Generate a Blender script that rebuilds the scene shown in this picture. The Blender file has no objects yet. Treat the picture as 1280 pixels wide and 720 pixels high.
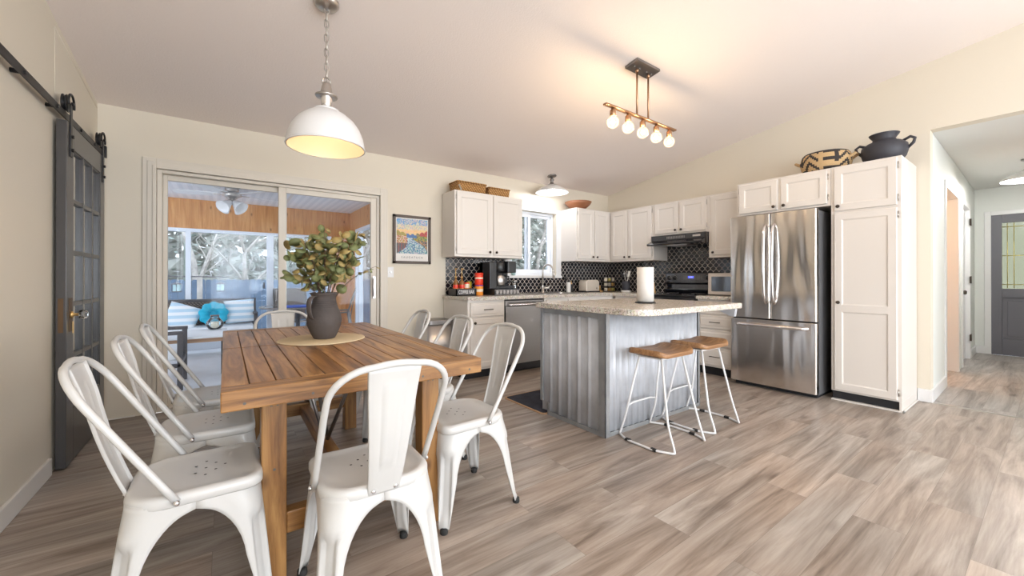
import bpy, bmesh, math, random
from mathutils import Vector, Matrix
from math import pi, sin, cos, sqrt, radians as R
random.seed(7)
SC = bpy.context.scene
COL = SC.collection

# ------------------------------------------------------------------ camera, world, lights, exposure
cam_d = bpy.data.cameras.new('camera'); cam = bpy.data.objects.new('camera', cam_d); COL.objects.link(cam)
cam.location = (0.8088, -4.3973, 1.1143)
cam.rotation_euler = (pi/2 + 0.0024, 0, -0.6263)
cam_d.sensor_width = 36; cam_d.lens = 495.59/1280*36; cam_d.shift_y = -12.71/1280
cam_d.clip_start = 0.02; cam_d.clip_end = 200
SC.camera = cam
SC.view_settings.view_transform = 'Standard'; SC.view_settings.look = 'None'
SC.view_settings.gamma = 1; SC.view_settings.use_curve_mapping = False
SC.view_settings.exposure = 0.55
SC.cycles.max_bounces = 8; SC.cycles.diffuse_bounces = 5; SC.cycles.transparent_max_bounces = 16
SC.cycles.sample_clamp_indirect = 6; SC.cycles.caustics_reflective = False; SC.cycles.caustics_refractive = False
WORLD_STRENGTH = 2.3
world = bpy.data.worlds.new('world'); SC.world = world; world.use_nodes = True
wn = world.node_tree.nodes; wl = world.node_tree.links
bg = wn['Background']
tc = wn.new('ShaderNodeTexCoord'); sp = wn.new('ShaderNodeSeparateXYZ'); rp = wn.new('ShaderNodeValToRGB')
wl.new(tc.outputs['Generated'], sp.inputs[0]); wl.new(sp.outputs[2], rp.inputs[0]); wl.new(rp.outputs[0], bg.inputs[0])
rp.color_ramp.elements[0].color = (.80, .84, .90, 1); rp.color_ramp.elements[1].color = (.70, .82, 1, 1)
bg.inputs[1].default_value = WORLD_STRENGTH
def light(name, kind, loc, energy, color=(1, 1, 1), size=.05, rot=(0, 0, 0), sy=None):
    d = bpy.data.lights.new(name, kind); d.energy = energy; d.color = color
    if kind == 'AREA':
        d.shape = 'RECTANGLE'; d.size = size; d.size_y = sy or size
    elif kind == 'SUN': d.angle = size
    else: d.shadow_soft_size = size
    o = bpy.data.objects.new(name, d); COL.objects.link(o); o.location = loc; o.rotation_euler = rot
    return o
DAY = (.86, .93, 1)
FILL = 1.3
# added area fill lamps behind the camera: one rear, one on each side wall
light('fill_area_rear', 'AREA', (2.95, -8.93, 1.35), 150*FILL, DAY, 4.9, (R(90), 0, 0), 2.1)
light('fill_area_left', 'AREA', (0.004, -6.6, 1.5), 42*FILL, DAY, 1.7, (R(90), 0, R(-90)), 1.3)
light('fill_area_right', 'AREA', (5.95, -6.9, 1.5), 42*FILL, DAY, 1.7, (R(90), 0, R(90)), 1.3)
WARM = (1, .73, .46)

# ------------------------------------------------------------------ materials
MATS = {}
def nt(m): return m.node_tree.nodes, m.node_tree.links, m.node_tree.nodes['Principled BSDF']
def mat(name, col, rough=.5, metal=0, bump=0, bscale=60, var=0, vscale=4, spec=None, coat=0, emit=None, es=0, sub=0):
    if name in MATS: return MATS[name]
    m = bpy.data.materials.new(name); m.use_nodes = True; n, l, b = nt(m)
    b.inputs['Base Color'].default_value = (*col, 1); b.inputs['Roughness'].default_value = rough; b.inputs['Metallic'].default_value = metal
    if spec is not None: b.inputs['Specular IOR Level'].default_value = spec
    if coat: b.inputs['Coat Weight'].default_value = coat; b.inputs['Coat Roughness'].default_value = .1
    if emit: b.inputs['Emission Color'].default_value = (*emit, 1); b.inputs['Emission Strength'].default_value = es
    c = n.new('ShaderNodeTexCoord')
    if var:
        t = n.new('ShaderNodeTexNoise'); t.inputs['Scale'].default_value = vscale; t.inputs['Detail'].default_value = 5
        l.new(c.outputs['Object'], t.inputs['Vector'])
        r = n.new('ShaderNodeValToRGB'); l.new(t.outputs[0], r.inputs[0])
        r.color_ramp.elements[0].position = .3; r.color_ramp.elements[1].position = .7
        r.color_ramp.elements[0].color = (*[x*(1-var) for x in col], 1); r.color_ramp.elements[1].color = (*[min(1, x*(1+var)) for x in col], 1)
        l.new(r.outputs[0], b.inputs['Base Color'])
    if bump:
        t = n.new('ShaderNodeTexNoise'); t.inputs['Scale'].default_value = bscale; t.inputs['Detail'].default_value = 3
        l.new(c.outputs['Object'], t.inputs['Vector'])
        bp = n.new('ShaderNodeBump'); bp.inputs['Strength'].default_value = bump; bp.inputs['Distance'].default_value = .004
        l.new(t.outputs[0], bp.inputs['Height']); l.new(bp.outputs[0], b.inputs['Normal'])
    MATS[name] = m; return m
def glassy(name, tint=(1, 1, 1), refl=.06, rough=0.0):
    m = bpy.data.materials.new(name); m.use_nodes = True; n = m.node_tree.nodes; l = m.node_tree.links
    n.remove(n['Principled BSDF']); o = n['Material Output']
    t = n.new('ShaderNodeBsdfTransparent'); t.inputs[0].default_value = (*tint, 1)
    g = n.new('ShaderNodeBsdfGlossy'); g.inputs['Roughness'].default_value = rough
    f = n.new('ShaderNodeFresnel'); f.inputs[0].default_value = 1.45
    mx = n.new('ShaderNodeMixShader'); mm = n.new('ShaderNodeMath'); mm.operation = 'MULTIPLY'; mm.inputs[1].default_value = refl/.04
    l.new(f.outputs[0], mm.inputs[0]); l.new(mm.outputs[0], mx.inputs[0]); l.new(t.outputs[0], mx.inputs[1]); l.new(g.outputs[0], mx.inputs[2]); l.new(mx.outputs[0], o.inputs[0])
    MATS[name] = m; return m
def wood(name, c1, c2, c3, axis=1, scale=1.0, rough=.5, knots=True, stretch=14, bump=.25, contrast=.22):
    m = bpy.data.materials.new(name); m.use_nodes = True; n, l, b = nt(m)
    c = n.new('ShaderNodeTexCoord'); mp = n.new('ShaderNodeMapping'); l.new(c.outputs['Object'], mp.inputs[0])
    s = [stretch*scale]*3; s[axis] = 1.1*scale; mp.inputs['Scale'].default_value = s
    t = n.new('ShaderNodeTexNoise'); t.inputs['Scale'].default_value = 1.6; t.inputs['Detail'].default_value = 7; t.inputs['Roughness'].default_value = .62; t.inputs['Distortion'].default_value = .9
    l.new(mp.outputs[0], t.inputs[0])
    r = n.new('ShaderNodeValToRGB'); l.new(t.outputs[0], r.inputs[0]); e = r.color_ramp.elements
    e[0].position = .5-contrast; e[1].position = .5+contrast; e[0].color = (*c1, 1); e[1].color = (*c3, 1); k = e.new(.5); k.color = (*c2, 1)
    out = r.outputs[0]
    if knots:
        v = n.new('ShaderNodeTexVoronoi'); mp2 = n.new('ShaderNodeMapping'); s = [9.]*3; s[axis] = 4.; mp2.inputs['Scale'].default_value = s
        l.new(c.outputs['Object'], mp2.inputs[0]); l.new(mp2.outputs[0], v.inputs['Vector']); v.inputs['Scale'].default_value = 1.0*scale
        r2 = n.new('ShaderNodeValToRGB'); l.new(v.outputs['Distance'], r2.inputs[0]); r2.color_ramp.elements[0].position = .03; r2.color_ramp.elements[1].position = .16
        r2.color_ramp.elements[0].color = (.22, .15, .12, 1); r2.color_ramp.elements[1].color = (1, 1, 1, 1)
        mx = n.new('ShaderNodeMix'); mx.data_type = 'RGBA'; mx.blend_type = 'MULTIPLY'; mx.inputs[0].default_value = .85
        l.new(out, mx.inputs[6]); l.new(r2.outputs[0], mx.inputs[7]); out = mx.outputs[2]
    l.new(out, b.inputs['Base Color']); b.inputs['Roughness'].default_value = rough
    bp = n.new('ShaderNodeBump'); bp.inputs['Strength'].default_value = bump; bp.inputs['Distance'].default_value = .003
    l.new(t.outputs[0], bp.inputs['Height']); l.new(bp.outputs[0], b.inputs['Normal'])
    MATS[name] = m; return m
def M(k): return MATS[k]

mat('wall_paint', (.70, .64, .535), .75, bump=.12, bscale=160)
mat('wall_hall', (.72, .74, .71), .7, bump=.1, bscale=160)
mat('ceiling_paint', (.88, .80, .755), .85, bump=.45, bscale=90)
mat('trim_white', (.74, .71, .67), .4)
mat('door_casing', (.66, .61, .53), .45)
mat('cabinet_white', (.73, .69, .645), .38)
mat('white_gloss', (.74, .74, .74), .3)
mat('chair_white', (.585, .58, .565), .33, coat=.3)
mat('charcoal_paint', (.06, .057, .057), .28)
mat('black_iron', (.02, .02, .022), .45, .3)
mat('bronze', (.06, .045, .035), .4, .7)
mat('black_plastic', (.018, .018, .02), .35)
mat('black_gloss', (.012, .014, .02), .08, coat=.5)
mat('rubber', (.02, .02, .02), .8)
mat('chrome', (.8, .8, .82), .16, 1)
mat('nickel', (.55, .52, .49), .3, 1)
mat('aged_brass', (.12, .07, .035), .5, .6)
mat('copper_metal', (.45, .27, .16), .35, 1)
mat('gunmetal', (.28, .26, .25), .35, .9)
mat('galvanised', (.56, .58, .62), .55, .3, var=.12, vscale=7)
mat('black_kick', (.015, .015, .018), .6)
mat('paper_white', (.74, .72, .69), .9, bump=.3, bscale=120)
mat('red_pack', (.80, .05, .02), .35); mat('orange_pack', (.9, .32, .04), .4); mat('yellow_pack', (.75, .58, .05), .4)
mat('purple_pack', (.25, .06, .35), .4); mat('cream_pack', (.85, .75, .6), .5); mat('syrup', (.25, .11, .03), .2)
mat('gold', (.75, .5, .2), .3, .8)
mat('sign_black', (.05, .05, .055), .6); mat('chalk', (.85, .85, .85), .8)
mat('vase_clay', (.075, .062, .058), .75, bump=.3, bscale=50, var=.2, vscale=8)
mat('jug_black', (.035, .035, .045), .55, bump=.2, bscale=30)
mat('stem_brown', (.12, .07, .045), .7)
mat('leaf_green', (.15, .17, .065), .6, var=.35, vscale=14)
mat('leaf_gold', (.33, .25, .09), .6, var=.3, vscale=14)
mat('plant_green', (.12, .35, .06), .5)
mat('pot_glaze', (.35, .5, .5), .3)
mat('cushion_white', (.82, .84, .86), .9); mat('turquoise', (.01, .42, .60), .6)
mat('wicker_grey', (.18, .15, .14), .7, bump=.8, bscale=90, var=.4, vscale=60)
mat('patio_frame', (.07, .065, .07), .5)
mat('candle_wax', (.85, .78, .6), .5)
mat('rug_navy', (.02, .022, .035), .95, var=.5, vscale=9, bump=.5, bscale=200); mat('rug_edge', (.45, .28, .16), .9)
mat('knife_wood', (.62, .36, .12), .5)
mat('toaster_beige', (.72, .65, .56), .3, .2); mat('microwave_beige', (.66, .58, .50), .3, .5)
mat('glass_dark', (.02, .02, .025), .05, coat=1)
mat('lcd', (.02, .02, .1), .2, emit=(.12, .15, .9), es=1.2)
mat('cord_dark', (.1, .09, .08), .6)
mat('peach_wall', (.85, .66, .48), .7)
mat('fence_blue', (.10, .145, .205), .85, var=.15, vscale=3)
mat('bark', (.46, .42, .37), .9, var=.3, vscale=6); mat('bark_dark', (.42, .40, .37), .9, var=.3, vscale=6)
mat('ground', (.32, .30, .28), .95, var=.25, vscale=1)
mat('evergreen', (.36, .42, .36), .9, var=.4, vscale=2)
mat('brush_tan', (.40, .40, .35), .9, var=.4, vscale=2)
mat('galv_trim', (.34, .35, .36), .45, .6, var=.15, vscale=8)
mat('sun_floor', (.76, .76, .78), .5, var=.06, vscale=3)
mat('vinyl_white', (.82, .86, .92), .35)
mat('shade_inside', (.56, .47, .34), .5)  # white enamel toned down and warmed: lamp glow put into the colour
mat('bulb_soft', (1, .9, .7), .5, emit=(1, .82, .55), es=2)
mat('bulb_glow', (1, .9, .7), .5, emit=(1, .80, .5), es=14)
mat('bulb_cool', (1, 1, 1), .5, emit=(1, .97, .92), es=14)
mat('frosted_shade', (.9, .9, .9), .3)
mat('bowl_wood', (.30, .12, .055), .4)
mat('blue_plastic', (.02, .09, .55), .4)
mat('pen_face', (.9, .9, .9), .6)
mat('came_gold', (.7, .6, .2), .35, .5)
glassy('pane', (.97, .985, 1), .012); glassy('clear_glass', (.97, .98, .98), .10)
glassy('bulb_glass', (1, .97, .9), .03)
def lit_glass(k, e):
    m = MATS[k]; n = m.node_tree.nodes; l = m.node_tree.links; o = n['Material Output']; a = n.new('ShaderNodeAddShader'); x = n.new('ShaderNodeEmission'); x.inputs[0].default_value = (1, .78, .45, 1); x.inputs[1].default_value = e
    src = o.inputs[0].links[0].from_socket; l.new(src, a.inputs[0]); l.new(x.outputs[0], a.inputs[1]); l.new(a.outputs[0], o.inputs[0])
lit_glass('bulb_glass', .35)
glassy('door_glass_dark', (.09, .085, .085), .10, .05)
glassy('leaded_pane', (.42, .43, .36), .05, .15)
wood('table_wood', (.10, .04, .012), (.31, .145, .042), (.50, .27, .095), 1, 1, .33, contrast=.17)
wood('table_wood_x', (.10, .04, .012), (.28, .132, .04), (.43, .23, .08), 0, 1, .36, contrast=.18)
wood('table_wood_z', (.10, .04, .012), (.26, .122, .037), (.41, .22, .075), 2, 1, .42, contrast=.22)
wood('stool_wood', (.16, .075, .03), (.33, .17, .075), (.50, .28, .13), 0, 1.6, .4, knots=False, contrast=.2)
wood('pine', (.50, .20, .065), (.66, .31, .11), (.78, .42, .17), 2, 1, .45)
wood('bench_wood', (.30, .17, .10), (.45, .27, .16), (.5, .33, .2), 0, 1, .6, knots=False)

def brushed(name, col, rough, axis, wav=.5):
    m = bpy.data.materials.new(name); m.use_nodes = True; n, l, b = nt(m)
    b.inputs['Metallic'].default_value = 1
    c = n.new('ShaderNodeTexCoord'); mp = n.new('ShaderNodeMapping'); l.new(c.outputs['Object'], mp.inputs[0])
    s = [260.]*3; s[axis] = 1.5; mp.inputs['Scale'].default_value = s
    t = n.new('ShaderNodeTexNoise'); t.inputs['Scale'].default_value = 1; t.inputs['Detail'].default_value = 2; l.new(mp.outputs[0], t.inputs[0])
    mr = n.new('ShaderNodeMapRange'); mr.inputs[3].default_value = rough*.8; mr.inputs[4].default_value = rough*1.25
    l.new(t.outputs[0], mr.inputs[0]); l.new(mr.outputs[0], b.inputs['Roughness'])
    b.inputs['Base Color'].default_value = (*col, 1)
    mp2 = n.new('ShaderNodeMapping'); s = [5.5]*3; s[axis] = 1.1; mp2.inputs['Scale'].default_value = s; l.new(c.outputs['Object'], mp2.inputs[0])
    t2 = n.new('ShaderNodeTexNoise'); t2.inputs['Scale'].default_value = 1; t2.inputs['Detail'].default_value = 1; l.new(mp2.outputs[0], t2.inputs[0])
    bp = n.new('ShaderNodeBump'); bp.inputs['Strength'].default_value = wav; bp.inputs['Distance'].default_value = .03
    l.new(t2.outputs[0], bp.inputs['Height']); l.new(bp.outputs[0], b.inputs['Normal'])
    MATS[name] = m
brushed('steel_brushed', (.76, .72, .68), .19, 2, 1.0)
brushed('steel_dark', (.31, .295, .285), .42, 0, .12)
brushed('steel_soft', (.55, .53, .52), .3, 2, .1)

def floor_mat(name, tone=1.0, cool=0):
    m = bpy.data.materials.new(name); m.use_nodes = True; n, l, b = nt(m)
    c = n.new('ShaderNodeTexCoord'); br = n.new('ShaderNodeTexBrick'); l.new(c.outputs['Object'], br.inputs['Vector'])
    br.offset = .37; br.inputs['Scale'].default_value = 1; br.inputs['Brick Width'].default_value = 1.22; br.inputs['Row Height'].default_value = .182
    br.inputs['Mortar Size'].default_value = .0008; br.inputs['Mortar Smooth'].default_value = .4; br.inputs['Bias'].default_value = 0
    br.inputs['Color1'].default_value = (.0, .0, .0, 1); br.inputs['Color2'].default_value = (1, 1, 1, 1); br.inputs['Mortar'].default_value = (.3, .3, .3, 1)
    # shift the grain per plank
    add = n.new('ShaderNodeVectorMath'); add.operation = 'MULTIPLY_ADD'; add.inputs[1].default_value = (7, 13, 5)
    l.new(br.outputs['Color'], add.inputs[0]); l.new(c.outputs['Object'], add.inputs[2])
    mp = n.new('ShaderNodeMapping'); mp.inputs['Scale'].default_value = (.55, 5.5, 1); l.new(add.outputs[0], mp.inputs[0])
    t = n.new('ShaderNodeTexNoise'); t.inputs['Scale'].default_value = 1.5; t.inputs['Detail'].default_value = 8; t.inputs['Roughness'].default_value = .62; t.inputs['Distortion'].default_value = 1.3
    l.new(mp.outputs[0], t.inputs[0])
    mpf = n.new('ShaderNodeMapping'); mpf.inputs['Scale'].default_value = (3, 70, 1); l.new(add.outputs[0], mpf.inputs[0])
    tf = n.new('ShaderNodeTexNoise'); tf.inputs['Scale'].default_value = 1.5; tf.inputs['Detail'].default_value = 4; l.new(mpf.outputs[0], tf.inputs[0])
    ml = n.new('ShaderNodeMath'); ml.operation = 'MULTIPLY_ADD'; ml.inputs[1].default_value = .22; l.new(tf.outputs[0], ml.inputs[0])
    ms = n.new('ShaderNodeMath'); ms.operation = 'SUBTRACT'; ms.inputs[1].default_value = .11; l.new(t.outputs[0], ms.inputs[0]); l.new(ms.outputs[0], ml.inputs[2])
    r = n.new('ShaderNodeValToRGB'); l.new(ml.outputs[0], r.inputs[0]); e = r.color_ramp.elements
    f = lambda x, y, z: (x*tone, y*tone, z*tone, 1)
    e[0].position = .24; e[0].color = f(.12, .088, .068); e[1].position = .74; e[1].color = f(.52, .46, .41)
    k = e.new(.40); k.color = f(.25, .20, .165); k = e.new(.53); k.color = f(.36, .30, .257)
    # knots and slow grey/brown drift
    mk = n.new('ShaderNodeMapping'); mk.inputs['Scale'].default_value = (1.7, 5.0, 1); l.new(add.outputs[0], mk.inputs[0])
    vk = n.new('ShaderNodeTexVoronoi'); vk.inputs['Scale'].default_value = 1; l.new(mk.outputs[0], vk.inputs['Vector'])
    rk = n.new('ShaderNodeValToRGB'); l.new(vk.outputs['Distance'], rk.inputs[0]); rk.color_ramp.elements[0].position = .02; rk.color_ramp.elements[0].color = (.30, .22, .18, 1); rk.color_ramp.elements[1].position = .17; rk.color_ramp.elements[1].color = (1, 1, 1, 1)
    mk2 = n.new('ShaderNodeMix'); mk2.data_type = 'RGBA'; mk2.blend_type = 'MULTIPLY'; mk2.inputs[0].default_value = .8; l.new(r.outputs[0], mk2.inputs[6]); l.new(rk.outputs[0], mk2.inputs[7])
    tn = n.new('ShaderNodeTexNoise'); tn.inputs['Scale'].default_value = 1.1; tn.inputs['Detail'].default_value = 2; l.new(add.outputs[0], tn.inputs[0])
    rn = n.new('ShaderNodeValToRGB'); l.new(tn.outputs[0], rn.inputs[0]); rn.color_ramp.elements[0].position = .35; rn.color_ramp.elements[1].position = .65; rn.color_ramp.elements[0].color = (1.0, .92, .84, 1); rn.color_ramp.elements[1].color = (.97, 1, 1.0, 1)
    mk3 = n.new('ShaderNodeMix'); mk3.data_type = 'RGBA'; mk3.blend_type = 'MULTIPLY'; mk3.inputs[0].default_value = 1; l.new(mk2.outputs[2], mk3.inputs[6]); l.new(rn.outputs[0], mk3.inputs[7])
    hs = n.new('ShaderNodeHueSaturation'); mr = n.new('ShaderNodeMapRange'); mr.inputs[3].default_value = .92; mr.inputs[4].default_value = 1.07
    hs.inputs['Saturation'].default_value = .9 - cool
    l.new(br.outputs['Color'], mr.inputs[0]); l.new(mr.outputs[0], hs.inputs['Value']); l.new(mk3.outputs[2], hs.inputs['Color'])
    mx = n.new('ShaderNodeMix'); mx.data_type = 'RGBA'; l.new(br.outputs['Fac'], mx.inputs[0]); l.new(hs.outputs[0], mx.inputs[6]); mx.inputs[7].default_value = (.18, .145, .12, 1)
    l.new(mx.outputs[2], b.inputs['Base Color']); b.inputs['Roughness'].default_value = .36; b.inputs['Specular IOR Level'].default_value = .45
    bp = n.new('ShaderNodeBump'); bp.inputs['Strength'].default_value = .12; bp.inputs['Distance'].default_value = .003
    l.new(t.outputs[0], bp.inputs['Height']); l.new(bp.outputs[0], b.inputs['Normal'])
    MATS[name] = m
floor_mat('vinyl_plank'); floor_mat('vinyl_plank_hall', 1.0, .35)

def speckle(name):
    m = bpy.data.materials.new(name); m.use_nodes = True; n, l, b = nt(m)
    c = n.new('ShaderNodeTexCoord'); v = n.new('ShaderNodeTexVoronoi'); v.inputs['Scale'].default_value = 150; l.new(c.outputs['Object'], v.inputs['Vector'])
    r = n.new('ShaderNodeValToRGB'); l.new(v.outputs['Color'], r.inputs[0]); e = r.color_ramp.elements
    e[0].position = .15; e[0].color = (.26, .20, .14, 1); e[1].position = .8; e[1].color = (.74, .69, .61, 1); k = e.new(.38); k.color = (.54, .48, .40, 1)
    t = n.new('ShaderNodeTexNoise'); t.inputs['Scale'].default_value = 40; l.new(c.outputs['Object'], t.inputs['Vector'])
    mx = n.new('ShaderNodeMix'); mx.data_type = 'RGBA'; mx.blend_type = 'OVERLAY'; mx.inputs[0].default_value = .35; l.new(r.outputs[0], mx.inputs[6]); l.new(t.outputs[1], mx.inputs[7])
    hs = n.new('ShaderNodeHueSaturation'); hs.inputs['Saturation'].default_value = .8; l.new(mx.outputs[2], hs.inputs['Color'])
    l.new(hs.outputs[0], b.inputs['Base Color']); b.inputs['Roughness'].default_value = .22
    MATS[name] = m
speckle('counter_speckle')

def tile_mat(name, ua):      # black ogee tiles with pale grout; ua = horizontal axis index
    m = bpy.data.materials.new(name); m.use_nodes = True; n, l, b = nt(m)
    c = n.new('ShaderNodeTexCoord'); s = n.new('ShaderNodeSeparateXYZ'); l.new(c.outputs['Object'], s.inputs[0])
    P, H = .074, .086
    def mth(op, a, bb=None, cc=None):
        k = n.new('ShaderNodeMath'); k.operation = op
        for i, x in enumerate((a, bb, cc)):
            if x is None: continue
            if isinstance(x, (int, float)): k.inputs[i].default_value = x
            else: l.new(x, k.inputs[i])
        return k.outputs[0]
    u = mth('MULTIPLY', s.outputs[ua], 1/P); v = mth('MULTIPLY', s.outputs[2], 2*pi/H)
    w = mth('MULTIPLY', mth('COSINE', v), .25)
    e1 = mth('ABSOLUTE', mth('SUBTRACT', mth('FRACT', mth('ADD', mth('SUBTRACT', u, w), .5)), .5))
    e2 = mth('ABSOLUTE', mth('SUBTRACT', mth('FRACT', mth('ADD', u, w)), .5))
    d = mth('MINIMUM', e1, e2)
    # thinner where the lines run steep
    mr = n.new('ShaderNodeMapRange'); mr.inputs[1].default_value = .035; mr.inputs[2].default_value = .075; l.new(d, mr.inputs[0])
    mx = n.new('ShaderNodeMix'); mx.data_type = 'RGBA'; l.new(mr.outputs[0], mx.inputs[0]); mx.inputs[6].default_value = (.60, .53, .47, 1); mx.inputs[7].default_value = (.012, .013, .018, 1)
    l.new(mx.outputs[2], b.inputs['Base Color'])
    rr = n.new('ShaderNodeMapRange'); rr.inputs[3].default_value = .8; rr.inputs[4].default_value = .13; l.new(mr.outputs[0], rr.inputs[0]); l.new(rr.outputs[0], b.inputs['Roughness'])
    bp = n.new('ShaderNodeBump'); bp.inputs['Strength'].default_value = .6; bp.inputs['Distance'].default_value = .003
    l.new(mr.outputs[0], bp.inputs['Height']); l.new(bp.outputs[0], b.inputs['Normal'])
    MATS[name] = m
tile_mat('tile_x', 0); tile_mat('tile_y', 1)

def stripes(name, c1, c2, axis, scale, rough=.8, kind='SIN', bump=.0, dist=0):
    m = bpy.data.materials.new(name); m.use_nodes = True; n, l, b = nt(m)
    c = n.new('ShaderNodeTexCoord'); w = n.new('ShaderNodeTexWave'); w.bands_direction = axis; w.wave_profile = kind; w.inputs['Scale'].default_value = scale; w.inputs['Distortion'].default_value = dist
    l.new(c.outputs['Object'], w.inputs['Vector']); r = n.new('ShaderNodeValToRGB'); l.new(w.outputs[0], r.inputs[0])
    r.color_ramp.elements[0].position = .35; r.color_ramp.elements[1].position = .65
    r.color_ramp.elements[0].color = (*c1, 1); r.color_ramp.elements[1].color = (*c2, 1); l.new(r.outputs[0], b.inputs['Base Color']); b.inputs['Roughness'].default_value = rough
    if bump:
        bp = n.new('ShaderNodeBump'); bp.inputs['Strength'].default_value = bump; bp.inputs['Distance'].default_value = .004; l.new(w.outputs[0], bp.inputs['Height']); l.new(bp.outputs[0], b.inputs['Normal'])
    MATS[name] = m
stripes('pillow_stripe', (.50, .68, .80), (.86, .88, .90), 'Z', 3.5, .9)
stripes('soffit_board', (.80, .83, .88), (.90, .92, .96), 'X', 3.0, .5, bump=.3)
stripes('placemat_weave', (.52, .40, .24), (.70, .58, .40), 'Z', 40, .9)
def woven(name, c1, c2, sc=70):
    m = bpy.data.materials.new(name); m.use_nodes = True; n, l, b = nt(m)
    c = n.new('ShaderNodeTexCoord'); w = n.new('ShaderNodeTexWave'); w.inputs['Scale'].default_value = sc/4; w.bands_direction = 'Z'; w.inputs['Distortion'].default_value = 3
    w2 = n.new('ShaderNodeTexWave'); w2.inputs['Scale'].default_value = sc/4; w2.bands_direction = 'DIAGONAL'; w2.inputs['Distortion'].default_value = 2
    l.new(c.outputs['Object'], w.inputs['Vector']); l.new(c.outputs['Object'], w2.inputs['Vector'])
    mm = n.new('ShaderNodeMath'); mm.operation = 'MULTIPLY'; l.new(w.outputs[1], mm.inputs[0]); l.new(w2.outputs[1], mm.inputs[1])
    r = n.new('ShaderNodeValToRGB'); l.new(mm.outputs[0], r.inputs[0]); r.color_ramp.elements[0].color = (*c1, 1); r.color_ramp.elements[1].color = (*c2, 1); r.color_ramp.elements[1].position = .6
    l.new(r.outputs[0], b.inputs['Base Color']); b.inputs['Roughness'].default_value = .8
    bp = n.new('ShaderNodeBump'); bp.inputs['Strength'].default_value = 1; bp.inputs['Distance'].default_value = .006; l.new(mm.outputs[0], bp.inputs['Height']); l.new(bp.outputs[0], b.inputs['Normal'])
    MATS[name] = m
woven('woven_brown', (.26, .12, .035), (.66, .38, .14)); woven('wicker_dark', (.05, .04, .035), (.30, .24, .20), 60)

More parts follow.
